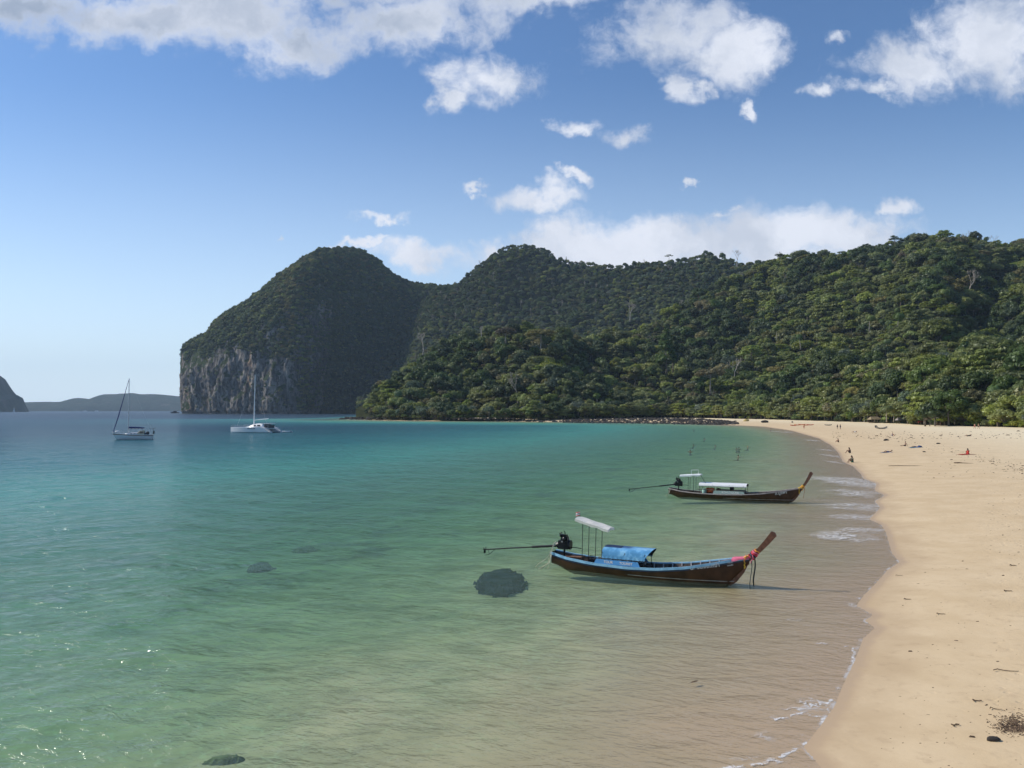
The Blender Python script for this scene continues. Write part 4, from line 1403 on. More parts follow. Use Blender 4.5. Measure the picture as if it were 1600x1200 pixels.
hull_dark = mat('hull_varnish', (0.050, 0.021, 0.010), 0.45, spec=0.3, var=0.4, vscale=1.5, col2=(0.078, 0.035, 0.018), c2scale=1.2, c2at=(0.45, 0.7), bump=0.002, bscale=20)
hull_in = mat('hull_inside', (0.13, 0.10, 0.085), 0.8, var=0.35, vscale=5, col2=(0.05, 0.035, 0.03), c2scale=2.0)
wood_red = mat('prow_wood', (0.15, 0.062, 0.034), 0.5, var=0.35, vscale=6)
wood_box = mat('box_wood', (0.22, 0.10, 0.05), 0.75, var=0.4, vscale=5)
blue_rail = mat('blue_rail', (0.30, 0.56, 0.74), 0.4, var=0.1, vscale=4, col2=(0.20, 0.42, 0.60), c2scale=3.0)
navy = mat('navy_paint', (0.018, 0.035, 0.075), 0.45, var=0.2)
pale_strake = mat('pale_waterline', (0.30, 0.29, 0.27), 0.6, var=0.3, vscale=3)
tarp_blue = mat('tarp_blue', (0.12, 0.36, 0.62), 0.30, var=0.18, vscale=2.5, bump=0.012, bscale=5.0, col2=(0.26, 0.54, 0.76), c2scale=2.5)
tarp_navy = mat('tarp_navy', (0.03, 0.06, 0.16), 0.5, var=0.2)
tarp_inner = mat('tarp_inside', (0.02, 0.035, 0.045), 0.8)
awning_w = mat('awning_canvas', (0.80, 0.76, 0.66), 0.8, var=0.05, vscale=3, col2=(0.62, 0.55, 0.45), c2scale=2.0, c2at=(.6, .8))
white_roof = mat('white_roof', (0.82, 0.82, 0.80), 0.5, var=0.04)
pole_dark = mat('pole_dark', (0.03, 0.03, 0.03), 0.5, metal=0.3)
engine_m = mat('engine_black', (0.018, 0.018, 0.02), 0.4, metal=0.5, var=0.4, vscale=9, bump=0.004, bscale=40)
steel_w = mat('worn_steel', (0.35, 0.34, 0.32), 0.45, metal=0.6)
rope_m = mat('rope_pale', (0.55, 0.52, 0.38), 0.9, var=0.2)
rope_dark = mat('rope_dark', (0.02, 0.035, 0.03), 0.8)
rib_white = mat('rib_paint', (0.62, 0.60, 0.57), 0.6, var=0.2)
sash_red = mat('sash_red', (0.62, 0.04, 0.07), 0.7, var=0.2)
sash_pink = mat('sash_pink', (0.75, 0.16, 0.25), 0.7, var=0.2)
sash_orange = mat('sash_orange', (0.80, 0.30, 0.05), 0.7, var=0.2)
garland_m = mat('garland_yellow', (0.80, 0.50, 0.05), 0.8, var=0.3, vscale=20)
white_letter = mat('letter_white', (0.68, 0.66, 0.62), 0.6, var=0.05)
sign_blue = mat('sign_blue', (0.07, 0.27, 0.55), 0.5, var=0.08)
sign_grey = mat('sign_grey', (0.27, 0.36, 0.32), 0.6, var=0.08)
jacket_o = mat('jacket_orange', (0.80, 0.17, 0.06), 0.8, var=0.2)
jacket_g = mat('bucket_green', (0.40, 0.62, 0.52), 0.6, var=0.2)
flag_red = mat('flag_red', (0.6, 0.03, 0.05), 0.7)


def sm(a, b, x):
    t_ = min(1, max(0, (x - a) / (b - a)))
    return t_ * t_ * (3 - 2 * t_)


def text_part(name, body, size, m_, parent, mtx, depth=0.004):
    cu_ = bpy.data.curves.new(name, 'FONT')
    cu_.body = body
    cu_.size = size
    cu_.extrude = depth
    cu_.align_x = 'LEFT'
    cu_.offset = size * 0.02
    tmp = bpy.data.objects.new('tmp_text', cu_)
    C.objects.link(tmp)
    bpy.context.view_layer.update()
    dg = bpy.context.evaluated_depsgraph_get()
    me = bpy.data.meshes.new_from_object(tmp.evaluated_get(dg))
    bpy.data.objects.remove(tmp)
    me.materials.clear()
    me.materials.append(m_)
    o = link_mesh(name, me, parent)
    o.matrix_local = mtx
    return o


def longtail(p_stern, p_bow, L, cfg, name, label):
    """hull frame: x from the stern along the waterline, y to port, z up from the waterline"""
    d = (p_bow - p_stern)
    rz = math.atan2(d.y, d.x)
    root = thing(name, label, 'boat', (p_stern.x, p_stern.y, 0.0), rz, 'longtail boats')
    LW = L
    XE = LW + 0.62         # where the gunwales meet the stem
    hb, gb = cfg['hb'], cfg['gz']

    def gz(x): return float(np.interp(x / LW, [p_[0] for p_ in gb], [p_[1] for p_ in gb]))

    def half(x):
        t_ = x / XE
        v = np.interp(t_, [-.02, 0, .08, .2, .4, .6, .75, .87, .95, 1.0], [.46, .50, .70, .90, 1.0, .95, .78, .46, .22, .05])
        return hb * float(v)

    def keel(x):
        z = -0.27
        z += 0.42 * sm(1.2, -0.1, x)
        if x > LW - 0.55:
            z += (x - (LW - 0.55)) * 1.05 * sm(LW - 0.6, LW - .1, x)
        return min(z, gz(x) - 0.12)
    xs = np.concatenate([np.linspace(-0.12, LW - 1, 34), np.linspace(LW - .9, XE, 18)])
    off = 0.045

    def section(x, inner=0.0):
        b_, k_, g_ = half(x), keel(x), gz(x)
        pts = []
        for s_ in (1, -1):
            col = []
            for q_ in np.linspace(0, 1, 8):
                yy = b_ * (math.sin(q_ * PI / 2) ** 0.62) * (0.93 + .07 * q_)
                zz = k_ + (g_ - k_) * (1 - math.cos(q_ * PI / 2)) ** 0.92 * 1.0
                yy = max(0.0, yy - inner)
                zz = zz + inner * (1 - q_)
                col.append(Vector((x, s_ * yy, zz)))
            pts.append(col)
        return pts[0][::-1] + pts[1][1:]
    hull = MB()
    hull.loft([section(x) for x in xs])
    hull.add([v for v in section(-0.12)], [tuple(range(15))])
    me = hull.mesh('hull', hull_dark, True)
    set_smooth_angle(me, 35)
    hull_o = link_mesh('hull', me, root)
    inn = MB()
    inn.loft([[v for v in section(x, off)][::-1] for x in xs if x < XE - .5])
    inn.build('inner_planking', hull_in, root, True)
    # gunwale rails, one each side, and the dark band under them
    for s_ in (1, -1):
        r_ = MB()
        rows = []
        for x in xs:
            b_, g_ = half(x), gz(x)
            y0, y1 = s_ * (b_ - off - .01), s_ * (b_ + 0.028)
            rows.append([Vector((x, y0, g_ - .03)), Vector((x, y0, g_ + .025)), Vector((x, y1, g_ + .03)), Vector((x, y1 + s_ * .006, g_ - cfg['rail'])), Vector((x, y1 - s_ * .024, g_ - cfg['rail'] - .004))])
        r_.loft(rows, closed=True, caps=True)
        r_.build('gunwale', cfg['rail_m'], root)
        r_ = MB()
        rows = []
        for x in xs:
            b_, g_ = half(x), gz(x)
            y1 = s_ * (b_ + 0.014)
            rows.append([Vector((x, y1 - s_ * .03, g_ - cfg['rail'] - .008)), Vector((x, y1, g_ - cfg['rail'] - .008)), Vector((x, y1 - s_ * .004, g_ - cfg['rail'] - .075)), Vector((x, y1 - s_ * .03, g_ - cfg['rail'] - .075))])
        r_.loft(rows, closed=True, caps=True)
        r_.build('side_band', cfg['band_m'], root)
        r_ = MB()      # pale strake near the waterline towards the bow
        rows = []
        for x in np.linspace(LW * .45, LW - .02, 26):
            zz = 0.105 + .02 * sm(LW * .6, LW, x)
            sec = section(x)
            col = sec[7:] if s_ < 0 else sec[:8][::-1]
            yy = float(np.interp(zz, [c_.z for c_ in col], [abs(c_.y) for c_ in col]))
            yb = float(np.interp(zz - .035, [c_.z for c_ in col], [abs(c_.y) for c_ in col]))
            rows.append([Vector((x, s_ * (yy + .012), zz)), Vector((x, s_ * (yb + .014), zz - .035)), Vector((x, s_ * (yb - .02), zz - .035)), Vector((x, s_ * (yy - .02), zz))])
        r_.loft(rows, closed=True, caps=True)
        r_.build('waterline_strake', pale_strake, root)
    # ribs and thwarts
    xr = LW * .40
    while xr < XE - 1.0:
        r_ = MB()
        sec = section(xr, off)
        pr = [Vector((v.x, v.y * .985, v.z + .012)) for v in sec]
        for a, b_ in zip(pr[:-1], pr[1:]):
            if (b_ - a).length > 1e-3: r_.bar(a, b_, .055, .04)
        r_.build('rib', cfg['rib_m'], root)
        xr += 0.46
    for x in cfg['thwarts']:
        r_ = MB().box((x, 0, gz(x) - .16), (.26, 2 * half(x) - .12, .035))
        r_.build('thwart', cfg['seat_m'], root)
    # floor boards
    for j in range(-2, 3):
        r_ = MB()
        r_.box((LW * .48, j * .19, -0.10), (LW * .72, .17, .025))
        r_.build('floor_board', hull_in, root)
    # fore deck
    dk = MB()
    rows = []
    for x in np.linspace(XE - 1.25, XE - .05, 8):
        b_ = half(x) - .02
        rows.append([Vector((x, -b_, gz(x) - .03)), Vector((x, 0, gz(x) + .02)), Vector((x, b_, gz(x) - .03)), Vector((x, b_ * .8, gz(x) - .08)), Vector((x, -b_ * .8, gz(x) - .08))])
    dk.loft(rows, closed=True, caps=True)
    dk.build('foredeck', wood_red if cfg['deck'] else hull_in, root)
    # stem and tall prow
    zt = cfg['tip'][1]
    xt = cfg['tip'][0]
    st = MB()
    spine = [(LW - .28, -.12, .09, .05), (LW + .02, .12, .11, .05), (LW + .34, .55, .115, .05), (XE + .02, gz(XE) - .06, .11, .05)]
    rows = []
    for (x, z, w_, h_) in spine:
        rows.append([Vector((x - .10, -h_, z + .09)), Vector((x + .05, -h_ * .6, z - .01)), Vector((x + .05, h_ * .6, z - .01)), Vector((x - .10, h_, z + .09))])
    st.loft(rows, closed=True, caps=True)
    st.build('stem', wood_red, root)
    pr = MB()
    rows = []
    x0, z0 = XE - .03, gz(XE) - .12
    for k in range(7):
        q_ = k / 6
        x, z = x0 + (xt - x0) * q_ + 0.05 * math.sin(q_ * PI), z0 + (zt - z0) * q_
        w_ = .085 + .065 * q_
        dv = Vector((xt - x0, 0, zt - z0)).normalized()
        nv = Vector((-dv.z, 0, dv.x))
        c_ = Vector((x, 0, z))
        th = .045
        rows.append([c_ + nv * w_ + Vector((0, -th, 0)), c_ - nv * w_ + Vector((0, -th * .7, 0)), c_ - nv * w_ + Vector((0, th * .7, 0)), c_ + nv * w_ + Vector((0, th, 0))])
    top = rows[-1]
    ctr = sum(top, Vector()) / 4 + Vector((xt - x0, 0, zt - z0)).normalized() * .07
    pr.loft(rows, closed=True, caps=False)
    pr.add(rows[0] + rows[-1] + [ctr], [(0, 1, 2, 3), (5, 4, 8), (6, 5, 8), (7, 6, 8), (4, 7, 8)])
    pr.build('prow', wood_red, root)
    # sashes and garland tied round the prow
    dv = Vector((xt - x0, 0, zt - z0)).normalized()
    nv = Vector((-dv.z, 0, dv.x))
    for (q_, m_, rad) in cfg['sash']:
        c_ = Vector((x0, 0, z0)) + Vector((xt - x0, 0, zt - z0)) * q_
        rg = MB()
        pts = [c_ + nv * (.15 * math.cos(a)) * rad + Vector((0, .10 * math.sin(a) * rad, 0)) + dv * .03 * math.sin(2 * a) for a in np.linspace(0, 2 * PI, 13)]
        rg.tube(pts, [.035 + .012 * math.sin(i * 2.1) for i in range(13)], 6, cap=False)
        rg.build('sash', m_, root, True)
    for (yo, m_, ln, xo) in cfg['tails']:
        rg = MB()
        c_ = Vector((x0 + xo, yo, z0 + .25))
        pts = [c_ + Vector((.05 * math.sin(k * .9), yo * .1 * k, -ln * k / 6)) for k in range(7)]
        rg.tube(pts, [.028, .034, .036, .034, .034, .038, .03], 5, flat=.5)
        rg.build('ribbon_tail', m_, root, True)
    gl_ = MB()
    for i in range(22):
        a = 2 * PI * i / 22
        gl_.ball(Vector((x0 - .12 + .13 * math.cos(a), .13 * math.sin(a), z0 + .14 + .05 * math.cos(a))), .036, 6, 4)
    for s_ in (-1, 1):
        for i in range(9):
            gl_.ball(Vector((x0 - .16 + .02 * math.sin(i * 2), s_ * .13, z0 + .06 - i * .052)), .028 if i < 6 else .038, 6, 4)
    gl_.build('garland', garland_m, root, True)
    if cfg.get('cloth'):
        cl = MB()
        rows = []
        for x in np.linspace(XE - .75, XE + .02, 7):
            b_ = half(x) + .045
            z = gz(x) + .045
            w1_ = .02 * math.sin(x * 11)
            rows.append([Vector((x, -b_ - .02, z - .10 + w1_)), Vector((x, -b_, z)), Vector((x, 0, z + .04 - w1_)), Vector((x, b_, z)), Vector((x, b_ + .02, z - .10 - w1_))])
        cl.loft(rows)
        cl.build('bow_cloth', sash_pink, root, True)
    # canopy: arched tarpaulin on hoops
    cx0, cx1, ez, tz, cw = cfg['canopy']
    can = MB()
    rows = []
    n = 15
    for i in range(n):
        q_ = i / (n - 1)
        x = cx0 + (cx1 - cx0) * q_
        row = []
        for j in range(13):
            a = PI * j / 12
            yy = -cw * math.cos(a) * (1 if cfg['arch'] else 1.0)
            zz = ez + (tz - ez) * (math.sin(a) ** (.42 if cfg['arch'] else .45))
            xx = x + cfg['slant'] * (zz - ez) * q_ - .05 * (1 - q_) * 0
            sag = 0.006 * math.sin(q_ * PI * 4) * math.sin(a) - .003 * math.sin(q_ * PI * 8 + j)
            row.append(Vector((xx, yy, zz + sag)))
        rows.append(row)
    can.loft(rows)
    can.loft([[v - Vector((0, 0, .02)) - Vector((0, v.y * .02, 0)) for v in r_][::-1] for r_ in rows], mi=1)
    # hanging valance
    if cfg['arch']:
        for s_, j in ((-1, 0), (1, 12)):
            vv = []
            for i in range(n * 3):
                q_ = i / (n * 3 - 1)
                p_ = rows[min(int(q_ * (n - 1)), n - 2)][j].lerp(rows[min(int(q_ * (n - 1)) + 1, n - 1)][j], q_ * (n - 1) - min(int(q_ * (n - 1)), n - 2))
                vv.append([p_ + Vector((0, s_ * .005, .01)), p_ + Vector((0, s_ * (.02 + .012 * math.sin(i * 1.4)), -.11 + .012 * math.sin(i * 2.3)))])
            can.loft(vv)
    can_o = can.build('canopy', [cfg['can_m'], tarp_inner], root, True)
    if cfg.get('patch'):
        pt = MB()
        pr_ = []
        for i in range(0, 6):
            pr_.append([rows[i][j] + Vector((0, 0, .012)) for j in range(4, 9 if i < 3 else 8)][:4])
        pt.loft(pr_)
        pt.build('patch', tarp_navy, can_o, True)
    for q_ in cfg['hoops']:
        hp = MB()
        x = cx0 + (cx1 - cx0) * q_
        ii = int(q_ * (n - 1))
        pts = [Vector((x, -cw + .02, gz(x) - .25)), Vector((x, -cw + .02, ez))] + [v - Vector((0, 0, .035)) for v in rows[ii][1:-1]] + [Vector((x, cw - .02, ez)), Vector((x, cw - .02, gz(x) - .25))]
        hp.tube(pts, .018, 5)
        hp.build('hoop', pole_dark, root, True)
    for s_ in (-1, 1):
        MB().bar((cx0, s_ * (cw - .02), ez - .02), (cx1, s_ * (cw - .02), ez - .02), .03, .03).build('canopy_rail', pole_dark, root)
    # bench / cabin side board under the canopy
    sx0, sx1 = cfg['board']
    for s_ in (-1, 1):
        xm = (sx0 + sx1) / 2
        zb = cfg['board_z']
        yb = half(xm) - .02
        b_ = MB()
        lean = .06
        vs = []
        for y_ in (0, -.02):
            vs += [Vector((sx0, s_ * (yb + y_), zb)), Vector((sx1 + .12, s_ * (yb + y_), zb)), Vector((sx1, s_ * (yb - lean + y_), zb + cfg['board_h'])), Vector((sx0 + .1, s_ * (yb - lean + y_), zb + cfg['board_h']))]
        b_.add(vs, [(0, 1, 2, 3), (7, 6, 5, 4), (0, 4, 5, 1), (1, 5, 6, 2), (2, 6, 7, 3), (3, 7, 4, 0)])
        bo = b_.build('side_board', cfg['board_m'], root)
        if s_ < 0:
            ang = math.atan2(lean, cfg['board_h'])
            for (tx, xx, sz) in cfg['board_txt']:
                mt = Matrix.Translation((xx, -(yb) - .004 + lean * .25, zb + cfg['board_h'] * .25)) @ Matrix.Rotation(PI / 2 - ang, 4, 'X')
                text_part('lettering', tx, sz, white_letter, bo, mt)
    for s_ in (-1, 1):
        MB().box(((sx0 + sx1) / 2 + .2, s_ * (half(3) - .35), gz(3) - .12), (sx1 - sx0 + .3, .34, .05)).build('bench', cfg['seat_m'], root)
    # dark coaming rail above the board
    MB().bar((cx0 - .2, -(hb - .14), cfg['board_z'] + cfg['board_h'] + .06), (cx1 + .1, -(hb - .16), cfg['board_z'] + cfg['board_h'] + .04), .04, .05).build('coaming', hull_in, root)
    # helmsman's sunshade on posts
    ax0, ax1, az0, az1, aw = cfg['awning']
    aw_ = MB()
    top = []
    for i in range(7):
        q_ = i / 6
        x = ax0 + (ax1 - ax0) * q_
        z = az0 + (az1 - az0) * q_
        top.append([Vector((x, -aw + 2 * aw * j / 6, z + .05 * math.sin(PI * j / 6) + .015 * math.sin(i * 2 + j))) for j in range(7)])
    aw_.loft(top)
    aw_.loft([[v - Vector((0, 0, .035)) for v in r_][::-1] for r_ in top])
    rim = [r_[0] for r_ in top] + [v for v in top[-1][1:]] + [r_[-1] for r_ in top[::-1][1:]] + [v for v in top[0][::-1][1:]]
    rimd = []
    for i, v in enumerate(rim):
        rimd.append([v + Vector((0, 0, .004)), v + Vector((0, 0, -.10 - .035 * (i % 2)))])
    aw_.loft(rimd)
    ao = aw_.build('sunshade', cfg['aw_m'], root)
    for (px_, py_) in cfg['posts']:
        q_ = (px_ - ax0) / (ax1 - ax0)
        z1 = az0 + (az1 - az0) * q_
        MB().tube([(px_ - .06, py_ * 1.0, gz(px_) - .3), (px_, py_, z1 - .02)], .018, 6).build('post', pole_dark, root)
    if cfg.get('flag'):
        fx, fy, fz = cfg['flag']
        fo = MB().tube([(fx, fy, fz - .1), (fx - .02, fy, fz + .26)], .01, 5)
        fo = fo.build('flag_staff', pole_dark, root)
        f_ = MB()
        rows2 = []
        for i in range(6):
            rows2.append([Vector((fx - .02 - i * .045, fy + .03 * math.sin(i * 1.4), fz + .25 - .10 * k / 5 * 2 - .01 * i)) for k in range(6)])
        for k, mi_ in enumerate((0, 1, 2, 1, 0)):
            f_.loft([[r_[k], r_[k + 1]] for r_ in rows2], mi=mi_)
        f_.build('flag', [flag_red, white_roof, navy], root)
    # engine with its long shaft
    ex, ez_ = cfg['engine']
    eo = MB()
    eo.box((ex, 0, ez_), (.46, .34, .34))
    eo.box((ex + .02, 0, ez_ + .24), (.34, .24, .18), taper=.8)
    eo.box((ex - .02, .14, ez_ + .10), (.20, .12, .3))
    eo.tube([(ex + .2, 0, ez_), (ex + .30, 0, ez_)], .19, 14)
    eo.tube([(ex - .24, 0, ez_ - .02), (ex - .34, 0, ez_ - .06)], .13, 10)
    eo.box((ex - .03, -.19, ez_ + .05), (.26, .07, .12))
    eo.ball((ex + .05, -.17, ez_ + .24), (.09, .07, .09), 8, 6)
    eo.ball((ex - .14, .05, ez_ + .34), (.12, .10, .08), 8, 6)
    for k in range(4):
        eo.box((ex - .12 + k * .08, -.05, ez_ + .37), (.03, .2, .08))
    eo.tube([(ex - .1, -.12, ez_ + .3), (ex - .16, -.16, ez_ + .46), (ex - .05, -.16, ez_ + .5)], .025, 6)
    eo.v = [(ex + (v[0] - ex) * 1.18, v[1] * 1.18, ez_ + (v[2] - ez_) * 1.25) for v in eo.v]
    eng = eo.build('engine', engine_m, root)
    MB().tube([(ex + .02, .02, ez_ + .34), (ex + .02, .02, ez_ + .62), (ex - .04, .02, ez_ + .68)], .022, 6).build('exhaust_pipe', engine_m, eng)
    MB().tube([(ex - .05, -.20, ez_ + .16), (ex - .05, -.235, ez_ + .16)], .05, 10).build('pulley', steel_w, eng)
    MB().tube([(ex + .25, -.05, ez_ - .12), (ex + .62, -.08, ez_ - .10), (ex + .95, -.08, ez_ - .12)], .022, 6).build('tiller', engine_m, eng)
    MB().tube([(ex, 0, ez_ - .16), (ex - .02, 0, gz(.3) - .25)], .05, 8).build('engine_mount', engine_m, root)
    sx, sz = cfg['shaft_end']
    sy = cfg.get('shaft_y', 0)
    a = Vector((ex - .3, 0, ez_ - .08))
    b_ = Vector((sx, sy, sz))
    MB().tube([a, a.lerp(b_, .36)], .062, 8).build('shaft_sleeve', engine_m, root)
    MB().tube([a.lerp(b_, .35), b_], .034, 8).build('propeller_shaft', engine_m, root)
    pp_ = MB()
    dr = (b_ - a).normalized()
    pp_.tube([b_, b_ + dr * .14], .04, 8)
    for k in range(3):
        ang = k * 2 * PI / 3 + .5
        rd = Vector((0, math.cos(ang), math.sin(ang)))
        tg = dr.cross(rd)
        c_ = b_ + dr * .08
        pp_.add([c_ + rd * .03 - tg * .03 - dr * .02, c_ + rd * .15 - tg * .08 - dr * .04, c_ + rd * .20 + tg * .01, c_ + rd * .14 + tg * .08 + dr * .04, c_ + rd * .03 + tg * .03 + dr * .02], [(0, 1, 2, 3, 4)])
        pp_.add([c_ + rd * .03 - tg * .03 - dr * .035, c_ + rd * .15 - tg * .08 - dr * .055, c_ + rd * .20 + tg * .01 - dr * .015, c_ + rd * .14 + tg * .08 + dr * .025, c_ + rd * .03 + tg * .03 + dr * .005], [(4, 3, 2, 1, 0)])
    pp_.build('propeller', engine_m, root)
    sk = MB()
    sk.tube([b_ - dr * .55, b_ - dr * .2 + Vector((0, 0, -.26)), b_ + dr * .05 + Vector((0, 0, -.30))], .014, 5)
    sk.tube([b_ - dr * .12, b_ - dr * .2 + Vector((0, 0, -.26))], .012, 5)
    sk.build('skeg', engine_m, root)
    # clutter amidships
    for (k, x, y, z, sx_, sy_, sz_, m_, nm) in cfg['gear']:
        g_ = MB()
        if k == 'box':
            g_.box((x, y, z + sz_ / 2), (sx_, sy_, sz_))
            g_.box((x, y, z + sz_ + .012), (sx_ + .05, sy_ + .05, .028))
        elif k == 'barrel':
            g_.tube([(x, y, z), (x, y, z + sz_ * .5), (x, y, z + sz_)], [sx_ * .46, sx_ * .5, sx_ * .46], 12)
        elif k == 'pad':
            g_.ball((x, y, z + sz_ / 2), (sx_ / 2, sy_ / 2, sz_ / 2), 10, 6)
        elif k == 'wheel':
            g_.tube([(x, y, z), (x, y, z + .34)], .02, 5)
            g_.tube([(x + .19 * math.cos(a_), y + .19 * math.sin(a_), z + .36) for a_ in np.linspace(0, 2 * PI, 13)], .016, 5, cap=False)
        g_.build(nm, m_, root)
    # ropes at the stern
    for pts in cfg['ropes']:
        MB().tube(pts, .016, 5).build('rope', rope_m, root, True)
    # name on the bow, both sides laid along the plank
    if cfg.get('names'):
        for (txt, x, z, size, tilt) in cfg['names']:
            yv = []
            for zz in (z, z + size * .7):
                sec = section(x)[7:]
                yv.append(float(np.interp(zz, [c_.z for c_ in sec], [abs(c_.y) for c_ in sec])))
            x2 = x + 1.2
            sec2 = section(x2)[7:]
            y2 = float(np.interp(z + tilt * 1.2, [c_.z for c_ in sec2], [abs(c_.y) for c_ in sec2]))
            ex_ = Vector((1.2, yv[0] - y2, tilt * 1.2)).normalized()
            upv = Vector((0, -(yv[1] - yv[0]), size * .7)).normalized()
            nz_v = ex_.cross(upv).normalized()
            upv = nz_v.cross(ex_)
            mt = Matrix((ex_, upv, nz_v)).transposed().to_4x4()
            mt.translation = Vector((x, -yv[0], z)) + nz_v * .03
            text_part('name_lettering', txt, size, white_letter, hull_o, mt, .006)
    return root


near = dict(hb=.80, rail=.085, rail_m=blue_rail, band_m=navy, rib_m=rib_white, seat_m=hull_in, deck=True,
            gz=[(-.05, .80), (0, .76), (.1, .60), (.25, .49), (.45, .45), (.6, .50), (.75, .66), (.88, .90), (1.0, 1.14), (1.08, 1.28)],
            thwarts=[5.3, 6.4, 7.4], tip=(10.72, 2.42),
            sash=[(.10, sash_red, 1.0), (.17, navy, .95), (.22, sash_red, 1.0), (.27, sash_pink, .9), (.33, sash_orange, .7)],
            tails=[(.13, rope_dark, 1.45, .22), (-.13, rope_dark, 1.55, .12), (-.16, sash_pink, .35, .18), (-.12, sash_orange, .3, -.12)], cloth=True,
            canopy=(2.75, 4.9, .90, 1.29, .70), arch=True, slant=.75, can_m=tarp_blue, patch=True, hoops=(0.03, .5, .97),
            board=(2.35, 4.55), board_z=.50, board_h=.22, board_m=sign_blue, board_txt=[('TOUR', 2.85, .17), ('TOURIST', 3.65, .16)],
            awning=(1.25, 3.0, 2.56, 2.12, .48), aw_m=awning_w, posts=[(1.65, -.40), (2.35, -.40), (1.7, .40), (2.4, .40)], flag=(1.25, .3, 2.58),
            engine=(.50, 1.16), shaft_end=(-3.9, .60), shaft_y=-.25,
            gear=[('box', 1.22, -.05, .12, .58, .5, .5, wood_box, 'storage_box'), ('wheel', 1.95, .05, .3, 0, 0, 0, pole_dark, 'seat_frame'), ('box', 1.7, -.3, .05, .4, .3, .28, hull_in, 'crate'),
                  ('pad', 1.9, .35, .3, .5, .3, .2, hull_dark, 'bundle'), ('box', .6, .15, .3, .3, .3, .2, wood_box, 'fuel_box')],
            ropes=[[(.1, -.35, 1.3), (-.1, -.5, .75), (-.15, -.62, .25), (-.5, -.75, .02), (-.75, -.7, -.05)], [(.15, -.30, 1.35), (-.02, -.5, .8), (-.05, -.65, .3), (-.35, -.9, .03), (-.6, -1.0, -.04)],
                   [(0, -.55, .7), (.02, -.6, .3), (-.15, -.7, -.04)], [(-.1, -.4, .72), (-.3, -.5, .45), (-.62, -.62, .22), (-.85, -.6, .0)]],
            names=[('น้องอัจจะหง่า', 7.05, .58, .26, .17), ('๒๕๓๔', 8.70, .95, .10, .19), ('๖๐๑๕๘', 8.68, .83, .10, .19)])
nb_root = longtail(P(868, 885), P(1150, 912), 9.0, near, 'longtail_boat', 'near dark wooden longtail boat with blue gunwale, blue canopy and white sunshade')

far_c = dict(hb=.92, rail=.06, rail_m=mat('rail_pinkwood', (0.42, 0.34, 0.31), .5, var=.2), band_m=hull_dark, rib_m=hull_in, seat_m=hull_in, deck=False,
             gz=[(-.05, .78), (0, .72), (.1, .54), (.25, .44), (.45, .42), (.6, .48), (.75, .62), (.88, .82), (1.0, 1.08), (1.08, 1.24)],
             thwarts=[7.6, 8.6], tip=(12.35, 2.55),
             sash=[(.08, garland_m, 1.0), (.15, sash_orange, .9), (.2, garland_m, .8)],
             tails=[(-.14, wood_box, 1.0, .25), (.12, sash_orange, .4, .1)],
             canopy=(2.75, 6.95, 1.12, 1.38, .80), arch=False, slant=.0, can_m=white_roof, hoops=(0.02, .33, .66, .98),
             board=(4.0, 6.7), board_z=.45, board_h=.28, board_m=sign_grey, board_txt=[('KOH (TOURS)', 4.8, .24)],
             awning=(.95, 2.85, 1.95, 2.10, .55), aw_m=white_roof, posts=[(1.75, -.45), (2.25, -.45), (1.75, .45), (2.3, .45)],
             engine=(.75, 1.16), shaft_end=(-3.9, .45), shaft_y=0.0,
             gear=[('barrel', 3.15, -.25, .3, .42, .42, .5, jacket_g, 'bucket'), ('pad', 3.85, -.3, .45, .62, .5, .5, jacket_o, 'life_jackets'), ('pad', 3.45, .2, .4, .6, .5, .5, jacket_o, 'life_jackets'), ('pad', 4.4, 0, .5, .5, .4, .4, hull_dark, 'bundle'),
                   ('pad', 5.55, .2, .55, .4, .4, .65, pole_dark, 'bag'), ('box', 1.9, 0, .2, .5, .5, .35, hull_dark, 'storage_box')],
             ropes=[[(0, -.5, .7), (-.1, -.6, .3), (-.35, -.7, -.03)], [(.1, -.5, .7), (0, -.75, .3), (-.1, -1., -.04)]],
             names=[('ส.บูรพา', 9.35, .55, .34, .16)])
fb_root = longtail(P(1048, 774.5), P(1237, 783), 10.9, far_c, 'longtail_boat', 'farther dark longtail boat with long white canopy and white sunshade')
# the farther boat's sunshade carries a small white rail, and a slim post leans down to the canopy
MB().tube([(1.95, -.1, 2.06), (1.95, -.1, 2.46), (2.6, -.1, 2.5), (2.6, -.1, 2.1)], .02, 5).build('antenna_rail', white_roof, fb_root)
MB().bar((2.85, -.4, 2.05), (3.35, -.5, 1.3), .03, .03).build('brace', pole_dark, fb_root)

# ---- the two yachts
gel = mat('gelcoat_white', (0.80, 0.80, 0.78), 0.3, var=0.03)
gel_grey = mat('deck_grey', (0.55, 0.56, 0.56), 0.5, var=0.1)
glass_d = mat('dark_glazing', (0.02, 0.025, 0.03), 0.15, spec=.6)
alu = mat('mast_alloy', (0.55, 0.55, 0.56), 0.35, metal=.3)
sail_navy = mat('sail_cover', (0.012, 0.03, 0.14), 0.7, var=.2)
cream = mat('dodger_cream', (0.62, 0.52, 0.34), 0.8, var=.1)
teak = mat('teak_brown', (0.20, 0.10, 0.06), 0.6, var=.2)


